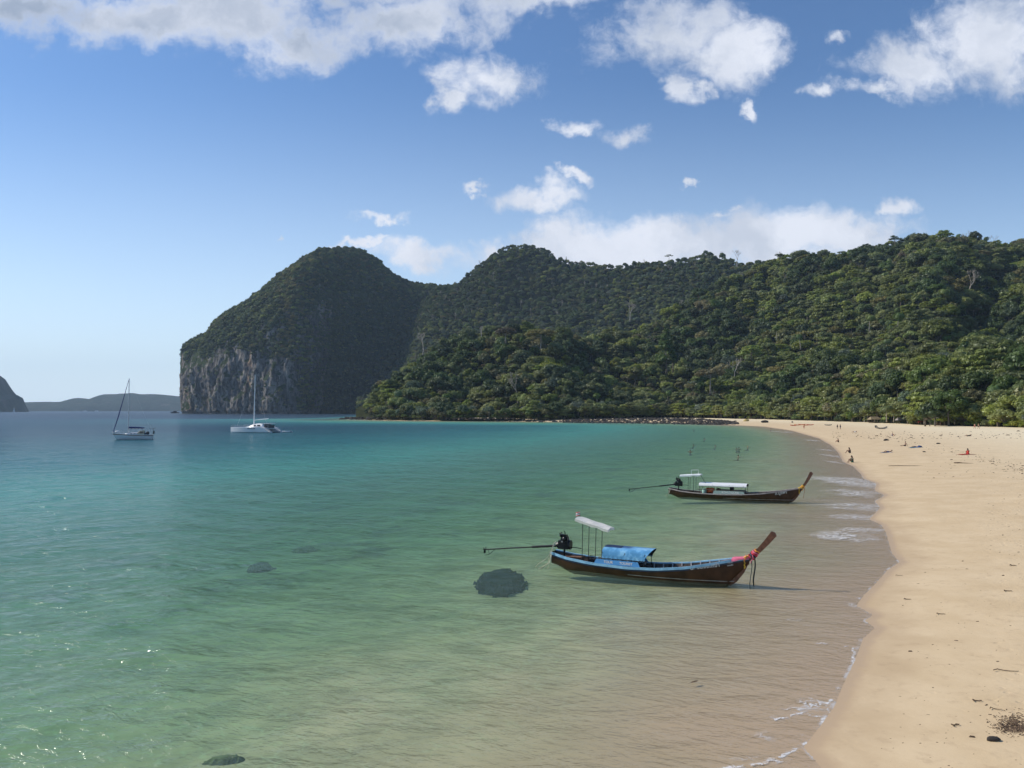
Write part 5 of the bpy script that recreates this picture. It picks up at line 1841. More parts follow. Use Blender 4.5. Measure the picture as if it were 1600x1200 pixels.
def yacht_hull(L, B, free0, free1, draft, m_, stern_w=.75, plumb=False):
    b = MB()
    rows = []
    for i in range(25):
        q_ = i / 24
        x = L * q_
        hw = B / 2 * (stern_w + (1 - stern_w) * math.sin(min(q_ / .45, 1) * PI / 2)) if q_ < .45 else B / 2 * max(0.015, (1 - ((q_ - .45) / .55) ** 2.2))
        fz = free0 + (free1 - free0) * q_ ** 1.6
        rake = 0 if plumb else .9
        row = []
        for s_ in (1, -1):
            col = []
            for k in range(7):
                a = k / 6
                y = hw * math.sin(a * PI / 2) ** .7
                z = -draft * (1 - .6 * q_) + (fz + draft * (1 - .6 * q_)) * (1 - math.cos(a * PI / 2))
                xx = x - (rake * (1 - a) * q_ ** 3 * 1.6) + (.35 * (1 - a) * (1 - q_) ** 5)
                col.append(Vector((xx, s_ * y, z)))
            row.append(col)
        rows.append(row[0][::-1] + row[1][1:])
    b.loft(rows)
    b.add(rows[0], [tuple(range(13))])
    dk = []
    for r_ in rows: dk.append([r_[0] + Vector((0, 0, -.04)), (r_[0] + r_[-1]) / 2 + Vector((0, 0, .03)), r_[-1] + Vector((0, 0, -.04))])
    b.loft(dk, mi=1)
    return b, rows


def rail_posts(root, xs_, yf, z0, h):
    for s_ in (-1, 1):
        b = MB()
        pr_ = None
        for x in xs_:
            p_ = Vector((x, s_ * yf(x), z0(x)))
            b.tube([p_, p_ + Vector((0, 0, h))], .014, 4)
            if pr_ is not None:
                b.tube([pr_ + Vector((0, 0, h)), p_ + Vector((0, 0, h))], .012, 4)
                b.tube([pr_ + Vector((0, 0, h * .5)), p_ + Vector((0, 0, h * .5))], .010, 4)
            pr_ = p_
        b.build('guard_rail', alu, root)


# sloop: bow to the left
Ds = P(208, 686.5)
s_stern, s_bow = P(238, 686.3), P(181, 686.8)
rzy = math.atan2(s_bow.y - s_stern.y, s_bow.x - s_stern.x) + .12
LS = (s_bow - s_stern).length * 1.10
yc_ = thing('sailing_yacht', 'white sloop at anchor with dark stripe and navy sail cover', 'yacht', (s_stern.x + .3, s_stern.y, 0), rzy)
b, rows = yacht_hull(LS, 3.3, 1.25, 1.75, .6, gel)
b.build('hull', [gel, gel_grey], yc_, True)


def fz(x): return 1.25 + .5 * (max(0, x) / LS) ** 1.6


for s_ in (-1, 1):
    st = MB()
    rr2_ = []
    for i in range(25):
        v = rows[i][0] if s_ > 0 else rows[i][-1]
        y_ = abs(v.y) + .03
        rr2_.append([Vector((v.x, s_ * y_, v.z - .30)), Vector((v.x, s_ * y_, v.z - .12)), Vector((v.x, s_ * (y_ - .06), v.z - .12)), Vector((v.x, s_ * (y_ - .06), v.z - .30))])
    st.loft(rr2_, closed=True, caps=True)
    st.build('hull_stripe', teak, yc_)
    tr = MB()
    rr2_ = []
    for i in range(25):
        v = rows[i][0] if s_ > 0 else rows[i][-1]
        y_ = abs(v.y) + .03
        rr2_.append([Vector((v.x, s_ * y_, v.z - .03)), Vector((v.x, s_ * y_, v.z + .05)), Vector((v.x, s_ * (y_ - .1), v.z + .05)), Vector((v.x, s_ * (y_ - .1), v.z - .03))])
    tr.loft(rr2_, closed=True, caps=True)
    tr.build('toe_rail', gel, yc_)
cb_ = MB()
rows2 = []
for q_ in np.linspace(0, 1, 9):
    x = LS * (.33 + .36 * q_)
    hgt = .55 * (1 - .75 * q_ ** 2)
    w_ = .95 * (1 - .3 * q_)
    z = fz(x)
    rows2.append([Vector((x, w_, z - .05)), Vector((x, w_ * .88, z + hgt * .8)), Vector((x, 0, z + hgt)), Vector((x, -w_ * .88, z + hgt * .8)), Vector((x, -w_, z - .05))])
cb_.loft(rows2, caps=True)
co_ = cb_.build('coachroof', gel, yc_, True)
for k in range(3):
    for s_ in (-1, 1):
        MB().box((LS * (.38 + .08 * k), s_ * .93, fz(4) + .25), (.5, .05, .16)).build('window', glass_d, co_)
dg_ = MB()
rows2 = []
for q_ in np.linspace(0, 1, 6):
    x = LS * (.22 + .17 * q_)
    z = fz(x)
    k = 1 - .55 * max(0, q_ - .65) / .35
    rows2.append([Vector((x, 1.0, z)), Vector((x, .95, z + 1.0 * k)), Vector((x, 0, z + 1.18 * k)), Vector((x, -.95, z + 1.0 * k)), Vector((x, -1.0, z))])
dg_.loft(rows2)
dgo = dg_.build('sprayhood', cream, yc_, True)
for s_ in (-1, 1):
    MB().box((LS * .29, s_ * 1.0, fz(3) + .6), (.9, .03, .42)).build('hood_window', teak, dgo)
MB().box((LS * .30, 0, fz(3) + 1.20), (1.5, 1.7, .05)).build('hood_top', gel, dgo)
xm = LS * .62
zm = zat(592, s_stern.y)
MB().tube([(xm, 0, fz(xm) + .2), (xm, 0, zm)], [.13, .10], 8).build('mast', alu, yc_)
for (z1_, w_) in ((zm * .42, .9), (zm * .70, .7)):
    MB().tube([(xm, -w_, z1_ + .05), (xm, 0, z1_), (xm, w_, z1_ + .05)], .025, 5).build('spreader', alu, yc_)
zb = fz(xm) + 1.55
MB().tube([(xm - .1, 0, zb), (xm - LS * .42, 0, zb - .02)], .07, 6).build('boom', alu, yc_)
cv = MB()
cv.tube([(xm - .05, 0, zb + .22), (xm - .4, 0, zb + .26), (xm - 1.6, 0, zb + .22), (xm - 3.0, 0, zb + .17), (xm - LS * .40, 0, zb + .10)], [.20, .28, .25, .21, .10], 8)
for k in range(4): cv.tube([(xm - .7 - k * .9, 0, zb), (xm - .7 - k * .9, 0, zb - .22)], .10, 5)
cv.build('sail_cover', sail_navy, yc_, True)
MB().tube([(LS - .15, 0, fz(LS) + .35), (LS - .15 + (xm - LS) * .30, 0, fz(LS) + (zm - 2) * .30), (xm + .12, 0, zm - .5)], [.10, .14, .05], 6).build('furled_jib', sail_navy, yc_)
MB().tube([(LS * .02, 0, fz(0)), (xm, 0, zm)], .012, 4).build('backstay', alu, yc_)
for s_ in (-1, 1):
    MB().tube([(xm - .1, s_ * 1.45, fz(xm)), (xm - .02, s_ * .8, zm * .45), (xm, 0, zm - .3)], .012, 4).build('shroud', alu, yc_)
rail_posts(yc_, np.linspace(.3, LS - .3, 9), lambda x: max(.1, 1.5 * min(1, (LS - x) / (LS * .45)) ** .6), fz, .6)
gn = MB()
for s_ in (-1, 1): gn.tube([(.1, s_ * 1.0, fz(0)), (.05, s_ * .9, fz(0) + 1.75)], .03, 5)
gn.box((.15, 0, fz(0) + 1.8), (1.7, 1.9, .05))
gn.build('solar_arch', pole_dark, yc_)
MB().tube([(.9, -.8, fz(0)), (.9, -.8, fz(0) + 2.5), (.7, -.8, fz(0) + 2.6)], .03, 5).build('wind_vane_post', alu, yc_)
MB().box((-.05, -1.1, fz(0) + .62), (.28, .4, .85)).build('outboard_motor', engine_m, yc_)
MB().ball((1.5, -.5, fz(0) + .45), (.45, .4, .5), 8, 6).build('deck_bag', engine_m, yc_)
MB().ball((2.2, .6, fz(0) + .3), (.4, .3, .4), 8, 6).build('deck_bag', navy, yc_)
MB().ball((LS * .88, -.1, fz(LS) + .40), (.62, .5, .32), 8, 6).build('dinghy_bag', gel, yc_, True)
MB().ball((LS * .97, 0, fz(LS) + .30), (.5, .3, .10), 8, 6).build('anchor_roller', gel_grey, yc_)

# catamaran: bows to the left, a tender floating behind
c_bow, c_stern = P(371, 674.6), P(432, 676.0)
LC = (c_bow - c_stern).length * .80
rzc = math.atan2(c_bow.y - c_stern.y, c_bow.x - c_stern.x) + .25
ct = thing('catamaran', 'white cruising catamaran with bare mast and stepped sterns', 'yacht', (c_stern.x, c_stern.y, 0), rzc)
for s_ in (-1, 1):
    b = MB()
    rr3 = []
    for i in range(21):
        q_ = i / 20
        x = LC * q_
        hw = .95 * (1 if q_ < .5 else max(.03, 1 - ((q_ - .5) / .5) ** 2.5))
        top = (.35 + 1.75 * sm(0, .22, q_)) * (1 - .04 * q_) - .15 * sm(.2, .5, q_)
        rr3.append([Vector((x, s_ * 3.1 - hw, top)), Vector((x, s_ * 3.1 - hw * .9, .3)), Vector((x, s_ * 3.1, -.6)), Vector((x, s_ * 3.1 + hw * .9, .3)), Vector((x, s_ * 3.1 + hw, top)), Vector((x, s_ * 3.1, top + .07))])
    b.loft(rr3, closed=True, caps=True)
    hu = b.build('hull', gel, ct)
    for k in range(5): MB().box((.35 + k * .42, s_ * 3.1, .55 + k * .32), (.40, 1.2, .10)).build('stern_step', gel_grey, hu)
    MB().box((LC * .45, s_ * 4.055, 1.45), (3.2, .03, .20)).build('hull_window', glass_d, hu)
MB().box((LC * .42, 0, 1.55), (LC * .55, 4.6, .5)).build('bridge_deck', gel, ct)
cbn = MB()
rr3 = []
for q_ in np.linspace(0, 1, 9):
    x = LC * (.22 + .42 * q_)
    h_ = 1.35 * (1 - sm(.55, 1.0, q_) * .85)
    rr3.append([Vector((x, 2.7, 1.9)), Vector((x, 2.3, 1.9 + h_ * .85)), Vector((x, 0, 1.95 + h_)), Vector((x, -2.3, 1.9 + h_ * .85)), Vector((x, -2.7, 1.9))])
cbn.loft(rr3, caps=True)
cbo = cbn.build('cabin', gel, ct, True)
for s_ in (-1, 1):
    for k in range(2):
        MB().box((LC * (.33 + .10 * k), s_ * 2.58, 2.55), (1.25 - .3 * k, .12, .50)).build('window', glass_d, cbo)
MB().box((LC * .20, 0, 3.25), (3.2, 4.6, .12)).build('bimini', gel, ct)
for s_ in (-1, 1): MB().tube([(LC * .12, s_ * 2.1, 1.8), (LC * .12, s_ * 2.1, 3.2)], .05, 6).build('bimini_post', alu, ct)
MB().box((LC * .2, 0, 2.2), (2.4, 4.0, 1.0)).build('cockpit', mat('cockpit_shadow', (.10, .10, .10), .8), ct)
xm = LC * .56
zm = zat(585, c_stern.y)
MB().tube([(xm, 0, 2.4), (xm - .35, 0, zm)], [.20, .14], 8).build('mast', gel, ct)
MB().tube([(xm - .2, 0, 4.5), (xm - LC * .36, 0, 5.0)], .12, 6).build('boom', gel, ct)
MB().tube([(xm - .1, -1.3, 11), (xm - .2, 0, 11), (xm - .1, 1.3, 11)], .04, 5).build('spreader', alu, ct)
MB().box((xm - .2, 0, 8.4), (.3, .3, .9)).build('radar', gel, ct)
for e in ((LC - .2, 0, 1.9), (LC * .38, -3.6, 2.1), (LC * .38, 3.6, 2.1)): MB().tube([e, (xm - .3, 0, zm - 1.2)], .02, 4).build('stay', alu, ct)
MB().tube([(LC * .93, -3.0, 1.95), (LC * .93, 3.0, 1.95)], .12, 6).build('cross_beam', alu, ct)
for s_ in (-1, 1):
    bb_ = MB()
    for x in np.linspace(LC * .35, LC * .97, 7):
        bb_.tube([(x, s_ * 3.6, 2.0), (x, s_ * 3.6, 2.65)], .02, 4)
    bb_.tube([(LC * .35, s_ * 3.6, 2.65), (LC * .97, s_ * 3.6, 2.65)], .018, 4)
    bb_.build('guard_rail', alu, ct)
tn = P(446, 675.4)
tdr = thing('dinghy', 'flat white tender floating behind the catamaran', 'boat', (tn.x, tn.y, 0), rzc)
b = MB()
for s_ in (-1, 1): b.tube([(-2.4, s_ * .7, .22), (1.6, s_ * .7, .25), (2.3, s_ * .3, .4), (2.5, 0, .45)], [.22, .22, .2, .18], 8)
b.box((-.2, 0, .18), (3.9, 1.2, .12))
b.build('tubes', gel, tdr, True)
MB().box((-2.2, 0, .42), (.12, 1.2, .4)).build('transom', gel_grey, tdr)

# small dark motor boat off the headland and white boats near the horizon
mb_p = P(273, 645.6)
D_m = mb_p.y
sc_m = 13 * D_m / FPX
mbr = thing('motor_boat', 'small dark motor boat just off the tip of the headland', 'boat', (mb_p.x, D_m, 0), PI)
dk_m = mat('dark_boat', (0.035, 0.035, 0.045), .6)
b = MB()
rr3 = []
for i in range(11):
    q_ = i / 10
    hw = sc_m * .12 * (1 if q_ < .5 else max(.05, 1 - ((q_ - .5) / .5) ** 2))
    x = sc_m * (q_ - .5)
    g_ = sc_m * (.11 + .08 * q_ ** 2)
    rr3.append([Vector((x, -hw, g_)), Vector((x, -hw * .7, 0)), Vector((x, 0, -.4)), Vector((x, hw * .7, 0)), Vector((x, hw, g_)), Vector((x, 0, g_ - .1))])
b.loft(rr3, closed=True, caps=True)
b.build('hull', dk_m, mbr)
MB().box((-sc_m * .02, 0, sc_m * .20), (sc_m * .42, sc_m * .18, sc_m * .16), taper=.75).build('cabin', dk_m, mbr)
MB().box((-sc_m * .02, 0, sc_m * .30), (sc_m * .30, sc_m * .18, sc_m * .02)).build('cabin_roof', gel_grey, mbr)
for (u, v, h_, l_) in ((22, 641.9, 8, 'tiny white sailing boat passing before the left island'), (133, 641.8, 0, 'tiny white ferry low on the horizon'), (151, 641.8, 0, 'second tiny white boat on the horizon, right of the ferry')):
    D_ = 3400 if h_ else 5200
    x_ = xat(u, D_)
    r = thing('distant_boat', l_, 'boat', (x_, D_, 0), 0)
    Lb = (3.5 if h_ else 7) * D_ / FPX
    b = MB()
    b.add([Vector((-Lb / 2, -Lb * .1, 0)), Vector((Lb / 2 * .8, -Lb * .1, 0)), Vector((Lb / 2 * .8, Lb * .1, 0)), Vector((-Lb / 2, Lb * .1, 0)), Vector((-Lb / 2, -Lb * .12, Lb * .12)), Vector((Lb / 2, 0, Lb * .14)), Vector((-Lb / 2, Lb * .12, Lb * .12))],
          [(0, 3, 2, 1), (0, 1, 5, 4), (1, 2, 5), (2, 3, 6, 5), (3, 0, 4, 6), (4, 5, 6)])
    b.build('hull', gel, r)
    if h_:
        H_ = h_ * D_ / FPX
        s2 = MB()
        s2.add([Vector((0, .1, 2)), Vector((-Lb * .45, .4, 2)), Vector((0, .1, H_)), Vector((0, -.1, 2)), Vector((-Lb * .45, .2, 2)), Vector((0, -.1, H_))], [(0, 1, 2), (5, 4, 3), (0, 2, 5, 3), (1, 0, 3, 4), (2, 1, 4, 5)])
        s2.add([Vector((.6, .1, 2)), Vector((Lb * .4, .2, 2)), Vector((.4, .1, H_ * .9)), Vector((.6, -.1, 2)), Vector((Lb * .4, 0, 2)), Vector((.4, -.1, H_ * .9))], [(0, 2, 1), (3, 4, 5), (0, 3, 5, 2), (1, 4, 3, 0), (2, 5, 4, 1)])
        s2.build('sails', gel, r)
    else:
        MB().box((-Lb * .05, 0, Lb * .19), (Lb * .6, Lb * .16, Lb * .10)).build('cabin', gel, r)

# =================================================================== ROCKS, HUTS, KAYAKS
rock_dark = mat('shore_rock', (0.055, 0.048, 0.042), 0.95, spec=.2, var=.5, vscale=.8, col2=(0.11, 0.098, 0.085), c2scale=.6, c2at=(.5, .68))


def rock_shape(seed, flat=.6, sub=2):
    iv, if_ = ICO2 if sub == 2 else ICO1
    k = 1 + .38 * fbm(iv[:, 0] * 1.3 + seed * 3.1, iv[:, 1] * 1.3, iv[:, 2] * 1.3, octv=3, seed=seed)
    v = iv * k[:, None]
    # break it along a few flat faces
    r = np.random.default_rng(seed)
    for _ in range(5):
        n = r.normal(size=3)
        n /= np.linalg.norm(n)
        d_ = r.uniform(.55, .85)
        ex = np.maximum(0, v @ n - d_)
        v = v - ex[:, None] * n
    return v * np.array([1, .85, flat]), if_


rmesh = []
for sd in range(6):
    v, f = rock_shape(sd + 1)
    rmesh.append(np_mesh('boulder', v, tris=f, mats=[rock_dark]))
rr_ = np.random.default_rng(17)
ORDN = 'first second third fourth fifth sixth seventh eighth ninth tenth eleventh twelfth thirteenth fourteenth fifteenth sixteenth seventeenth eighteenth nineteenth twentieth twenty-first twenty-second'.split()
cnt = {}
# boulders that can be told apart along the rocky point
bl = []
for u in np.concatenate([np.linspace(532, 700, 26), np.linspace(712, 876, 18)]):
    if u < 560: y_ = 655.2 - .02 * (u - 530)
    else: y_ = 655.4 + .012 * (u - 560)
    p_ = P(u + rr_.uniform(-2, 2), y_ + rr_.uniform(-.3, .5))
    size = rr_.uniform(1.6, 3.6) * (1 if u < 690 else .75)
    bl.append((p_.x, p_.y, rr_.uniform(-.2, .3), size))
for i, (x, y, z, s) in sorted(enumerate(bl), key=lambda q_: q_[1][0] / q_[1][1]):
    o = link_mesh('boulder', rmesh[i % 6])
    o.location = (x, y, z)
    o.scale = (s * rr_.uniform(.9, 1.7), s, s * rr_.uniform(.6, 1.0))
    o.rotation_euler = (rr_.uniform(-.3, .3), rr_.uniform(-.3, .3), rr_.uniform(0, 6.28))
    u0, _ = px_of(x, y, z)
    pl = 'off the tip of' if u0 < 570 else ('along the foot of' if u0 < 700 else 'on the shore right of')
    cnt[pl] = cnt.get(pl, 0) + 1
    tag(o, '%s dark boulder from the left %s the rocky point' % (ORDN[cnt[pl] - 1], pl), 'boulder', 'boulders ' + pl + ' the rocky point')
# big outcrop at the end of the point
for (u, y_, s, l_) in ((598, 655.8, 8.5, 'large dark slanting outcrop at the foot of the front hill'), (578, 655.0, 5.0, 'lower dark outcrop left of the large slanting one'), (640, 656.2, 4.5, 'brown rock shelf right of the large outcrop')):
    p_ = P(u, y_)
    v, f = rock_shape(int(u), .62)
    me = np_mesh('outcrop', v, tris=f, mats=[rock_dark])
    o = link_mesh('outcrop', me)
    o.location = (p_.x, p_.y + s * .8, 0)
    o.scale = (s * 1.5, s, s * .9)
    o.rotation_euler = (0, -.25, .2)
    tag(o, l_, 'rock')
# countless smaller rocks
def rock_field(name, pts, label):
    V, F, nb = [], [], 0
    protos = [rock_shape(s_ + 40, sub=1) for s_ in range(8)]
    for (x, y, z, s) in pts:
        v, f = protos[rr_.integers(0, 8)]
        a = rr_.uniform(0, 6.28)
        R_ = np.array([[math.cos(a), -math.sin(a), 0], [math.sin(a), math.cos(a), 0], [0, 0, 1]])
        V.append((v * s * np.array([1.4, 1, rr_.uniform(.6, 1.1)])) @ R_.T + np.array([x, y, z]))
        F.append(f + nb)
        nb += len(v)
    me = np_mesh(name, np.concatenate(V), tris=np.concatenate(F), mats=[rock_dark])
    tag(link_mesh(name, me), label, kind='stuff')


pts = []
for _ in range(3600):
    u = rr_.uniform(540, 905)
    yb = np.interp(u, [540, 600, 760, 905], [654.8, 656.4, 657.9, 659.3])
    p_ = P(u, yb + rr_.normal() * .30 - .30)
    pts.append((p_.x, p_.y + rr_.uniform(0, 11), rr_.uniform(0, 1.6) if u < 820 else rr_.uniform(0, .7), rr_.uniform(.4, 1.7) * (1 if u < 800 else .6)))
rock_field('shore_rocks', pts, 'band of dark rocks along the foot of the front hill')
pts = []
for _ in range(2400):
    u = rr_.uniform(880, 1152)
    top, bot = np.interp(u, [880, 1000, 1100, 1152], [656.6, 656.4, 658.2, 661.0]), np.interp(u, [880, 1000, 1100, 1152], [659.2, 660.2, 662.0, 662.6])
    y_ = rr_.uniform(top, bot)
    if rr_.random() > np.interp(u, [880, 1120, 1152], [1, 1, .3]): continue
    p_ = P(u, y_, .5)
    pts.append((p_.x, p_.y, max(float(ground(p_.x, p_.y)), 0) + rr_.uniform(-.05, .3), rr_.uniform(.35, 1.15)))
rock_field('rock_ledge', pts, 'long low ledge of dark rock at the far end of the beach')

thatch = mat('thatch', (0.30, 0.24, 0.15), 1.0, spec=0, var=.4, vscale=6)
roof_grey = mat('roof_grey', (0.30, 0.27, 0.25), .8, var=.25, vscale=3)
plank = mat('hut_wood', (0.12, 0.08, 0.055), .9, var=.3)
plaster = mat('hut_wall', (0.30, 0.22, 0.16), .9, var=.2)
orange = mat('orange_cloth', (0.85, 0.13, 0.03), .7, var=.15)
red_c = mat('red_cloth', (0.60, 0.05, 0.03), .7, var=.2)


def hut(u, v, D, wpx, hpx, label, roof_m, name='beach_hut', rz=.1, walls=True):
    g = 1.9
    r = thing(name, label, 'hut', (xat(u, D), D, g), rz)
    W, Hh = wpx * D / FPX, hpx * D / FPX
    dpt = W * .6
    for sx in (-1, 0, 1):
        for sy in (-1, 1):
            MB().tube([(sx * W * .42, sy * dpt * .42, 0), (sx * W * .42, sy * dpt * .42, Hh * .66)], .09, 6).build('post', plank, r)
    rf = MB()
    e, tp = Hh * .58, Hh
    vs = [(-W * .55, -dpt * .6, e), (W * .55, -dpt * .6, e), (W * .55, dpt * .6, e), (-W * .55, dpt * .6, e), (-W * .38, 0, tp), (W * .38, 0, tp)]
    vs2 = [(x, y, z - .15) for x, y, z in vs]
    rf.add(vs + vs2, [(0, 1, 5, 4), (1, 2, 5), (2, 3, 4, 5), (3, 0, 4), (7, 6, 10, 11), (8, 7, 11), (9, 8, 11, 10), (6, 9, 10), (0, 6, 7, 1), (1, 7, 8, 2), (2, 8, 9, 3), (3, 9, 6, 0)])
    rf.build('roof', roof_m, r)
    MB().box((0, 0, .12), (W * .9, dpt * .9, .2)).build('deck', plank, r)
    if walls:
        MB().box((0, dpt * .40, e * .5), (W * .82, .1, e * .95)).build('back_wall', plaster, r)
        MB().box((0, -dpt * .30, .55), (W * .8, .5, .9)).build('counter', plank, r)
    return r


hut(1432, 660, 342, 26, 17, 'thatched open beach bar half hidden under the trees', thatch, 'beach_bar')
hut(1474, 660, 306, 20, 18, 'grey roofed hut in the shade behind the big round bush', roof_grey, 'beach_hut')
hut(1366, 660, 372, 16, 10, 'low brown shelter under the trees left of the small palms', thatch, 'shelter', walls=False)
hut(1408, 660, 352, 14, 10, 'small dark shelter between the palms and the bar', roof_grey, 'shelter', walls=False)


def cloth_canopy(u, D, z, w_, h_, m_, label, cat='awning'):
    r = thing('awning', label, cat, (xat(u, D), D, 1.9), .2)
    b = MB()
    rows = []
    for i in range(6):
        rows.append([Vector((-w_ / 2 + w_ * i / 5, -w_ * .3 + w_ * .6 * j / 5, z + h_ * math.sin(PI * i / 5) * .4 - h_ * .5 * abs(j / 5 - .5))) for j in range(6)])
    b.loft(rows)
    b.loft([[v - Vector((0, 0, .05)) for v in q_][::-1] for q_ in rows])
    b.build('cloth', m_, r)
    for s_ in (-1, 1):
        MB().tube([(s_ * w_ * .45, -w_ * .25, 0), (s_ * w_ * .45, -w_ * .25, z)], .05, 5).build('post', plank, r)
    return r


cloth_canopy(1447, 322, 2.2, 2.8, 1.2, orange, 'bright orange awning at the right end of the beach bar')
cloth_canopy(1437, 324, 1.3, 2.4, .8, red_c, 'lower red orange sunshade left of the bright orange awning')
for (u, v, m_, l_) in ((1420, 661.5, mat('mat_yellow', (.7, .5, .08), .8), 'yellow beach bean bag in front of the bar'), (1427, 661.8, red_c, 'red beach bean bag in front of the bar'), (1412, 661, plank, 'brown deck chair in front of the bar'),
                       (1352, 657.6, gel, 'white plastic crate at the edge of the trees')):
    p_ = on_ground(u, v)
    b = MB()
    b.ball((0, 0, .35), (.75, .6, .42), 10, 6)
    b.ball((.25, .15, .62), (.4, .4, .35), 8, 5)
    tag(b.build('bean_bag' if 'bag' in l_ else ('deck_chair' if 'chair' in l_ else 'crate'), m_, None, True, loc=p_), l_, 'beach furniture')

kay_m = mat('kayak_red', (0.72, 0.085, 0.03), .45, var=.2)
kay_o = mat('kayak_orange', (0.80, 0.20, 0.04), .45, var=.2)


def kayak(u, v, rz, m_, label, L=3.4, dz=0.0):
    p_ = on_ground(u, v)
    r = thing('kayak', label, 'kayak', (p_.x, p_.y, p_.z + dz), rz, 'kayaks on the beach')
    b = MB()
    rows = []
    for i in range(13):
        q_ = i / 12
        x = (q_ - .5) * L
        w_ = .40 * max(.04, math.sin(PI * q_)) ** .7
        lift = .22 * abs(2 * q_ - 1) ** 3
        rows.append([Vector((x, w_ * math.cos(a), .19 + lift + .17 * math.sin(a))) for a in np.linspace(0, 2 * PI, 11)[:-1]])
    b.loft(rows, closed=True, caps=True)
    b.build('hull', m_, r, True)
    for sx in (-.55, .5): MB().box((sx, 0, .36), (.62, .44, .06)).build('seat_well', engine_m, r)
    return r


kayak(1240, 665.3, .15, kay_m, 'red kayak lying at the left end of the row')
kayak(1247, 664.6, -.1, kay_o, 'orange kayak beached second from the left of the row')
kayak(1253, 664.2, .12, kay_m, 'red kayak in the middle of the row behind the bather')
kayak(1259, 664.8, .05, kay_o, 'orange kayak just right of the standing bather')
kayak(1266, 664.5, .1, kay_m, 'red kayak lying at the right end of the row')
kayak(1294, 664.8, .1, mat('kayak_grey', (.16, .15, .12), .7), 'grey upturned kayak between the red kayaks and the couple')

# the small boat pulled up on the sand
p_ = on_ground(1377, 670.2)
r = thing('rowing_boat', 'small grey boat with raised ends pulled up on the sand', 'boat', tuple(p_), .05)
b = MB()
rows = []
for i in range(13):
    q_ = i / 12
    x = (q_ - .5) * 4.4
    w_ = .7 * max(.05, math.sin(PI * min(1, q_ * .9 + .08))) ** .7
    sh = .45 + .55 * abs(2 * q_ - 1) ** 2.4
    rows.append([Vector((x, w_, sh)), Vector((x, w_ * .7, .12 + .3 * abs(2 * q_ - 1) ** 3)), Vector((x, 0, .03 + .35 * abs(2 * q_ - 1) ** 3)), Vector((x, -w_ * .7, .12 + .3 * abs(2 * q_ - 1) ** 3)), Vector((x, -w_, sh))])
b.loft(rows)
b.loft([[v * .93 + Vector((0, 0, .05)) for v in q_][::-1] for q_ in rows])
b.build('hull', mat('boat_grey', (.40, .38, .34), .7, var=.2), r)
for x in (-.8, .7): MB().box((x, 0, .42), (.3, 1.1, .05)).build('thwart', plank, r)
MB().box((-2.0, 0, 1.0), (.5, .5, .55)).build('outboard_motor', engine_m, r)

# =================================================================== PEOPLE
skin_t = mat('skin_tan', (0.42, 0.24, 0.15), .6, var=.08)
skin_d = mat('skin_brown', (0.24, 0.13, 0.08), .6, var=.08)
hair_k = mat('hair_dark', (0.02, 0.014, 0.01), .7)
hair_b = mat('hair_blond', (0.35, 0.24, 0.11), .7)
cl_blue = mat('swim_blue', (0.03, 0.07, 0.2), .8)
cl_black = mat('swim_black', (0.012, 0.012, 0.015), .8)
cl_red = mat('swim_red', (0.5, 0.04, 0.04), .8)
cl_green = mat('swim_green', (0.03, 0.14, 0.09), .8)
cl_white = mat('shirt_white', (0.7, 0.7, 0.68), .8)


def body_mesh(J, skin_m):
    """one continuous skinned figure from named joints (pelvis is the root)"""
    names = list(J)
    idx = {n: i for i, n in enumerate(names)}
    rad = dict(pelvis=.135, belly=.125, chest=.155, neckb=.075, neck=.052, chin=.07, head=.098, crown=.07)
    ed = [('pelvis', 'belly'), ('belly', 'chest'), ('chest', 'neckb'), ('neckb', 'neck'), ('neck', 'chin'), ('chin', 'head'), ('head', 'crown')]
    for s in 'lr':
        ed += [('chest', s + 'sho'), (s + 'sho', s + 'elb'), (s + 'elb', s + 'wri'), (s + 'wri', s + 'hand'), ('pelvis', s + 'hip'), (s + 'hip', s + 'knee'), (s + 'knee', s + 'ank'), (s + 'ank', s + 'toe')]
        rad.update({s + 'sho': .07, s + 'elb': .045, s + 'wri': .030, s + 'hand': .036, s + 'hip': .10, s + 'knee': .062, s + 'ank': .042, s + 'toe': .035})
    me = bpy.data.meshes.new('body_cage')
    me.from_pydata([J[n] for n in names], [(idx[a], idx[b_]) for a, b_ in ed], [])
    o = bpy.data.objects.new('tmp_body', me)
    C.objects.link(o)
    o.modifiers.new('skin', 'SKIN').use_smooth_shade = True
    sk = o.modifiers.new('sub', 'SUBSURF')
    sk.levels = 1
    sk.render_levels = 1
    lay = me.skin_vertices[0] if len(me.skin_vertices) else None
    if lay is None:
        bm = bmesh.new()
        bm.from_mesh(me)
        bm.verts.layers.skin.verify()
        bm.to_mesh(me)
        bm.free()
        lay = me.skin_vertices[0]
    for n in names:
        r = rad[n]
        lay.data[idx[n]].radius = (r, r * (.8 if n in ('belly', 'chest', 'pelvis') else 1))
        lay.data[idx[n]].use_root = (n == 'pelvis')
    bpy.context.view_layer.update()
    dg = bpy.context.evaluated_depsgraph_get()
    res = bpy.data.meshes.new_from_object(o.evaluated_get(dg))
    bpy.data.objects.remove(o)
    res.materials.clear()
    res.materials.append(skin_m)
    for p in res.polygons: p.use_smooth = True
    return res


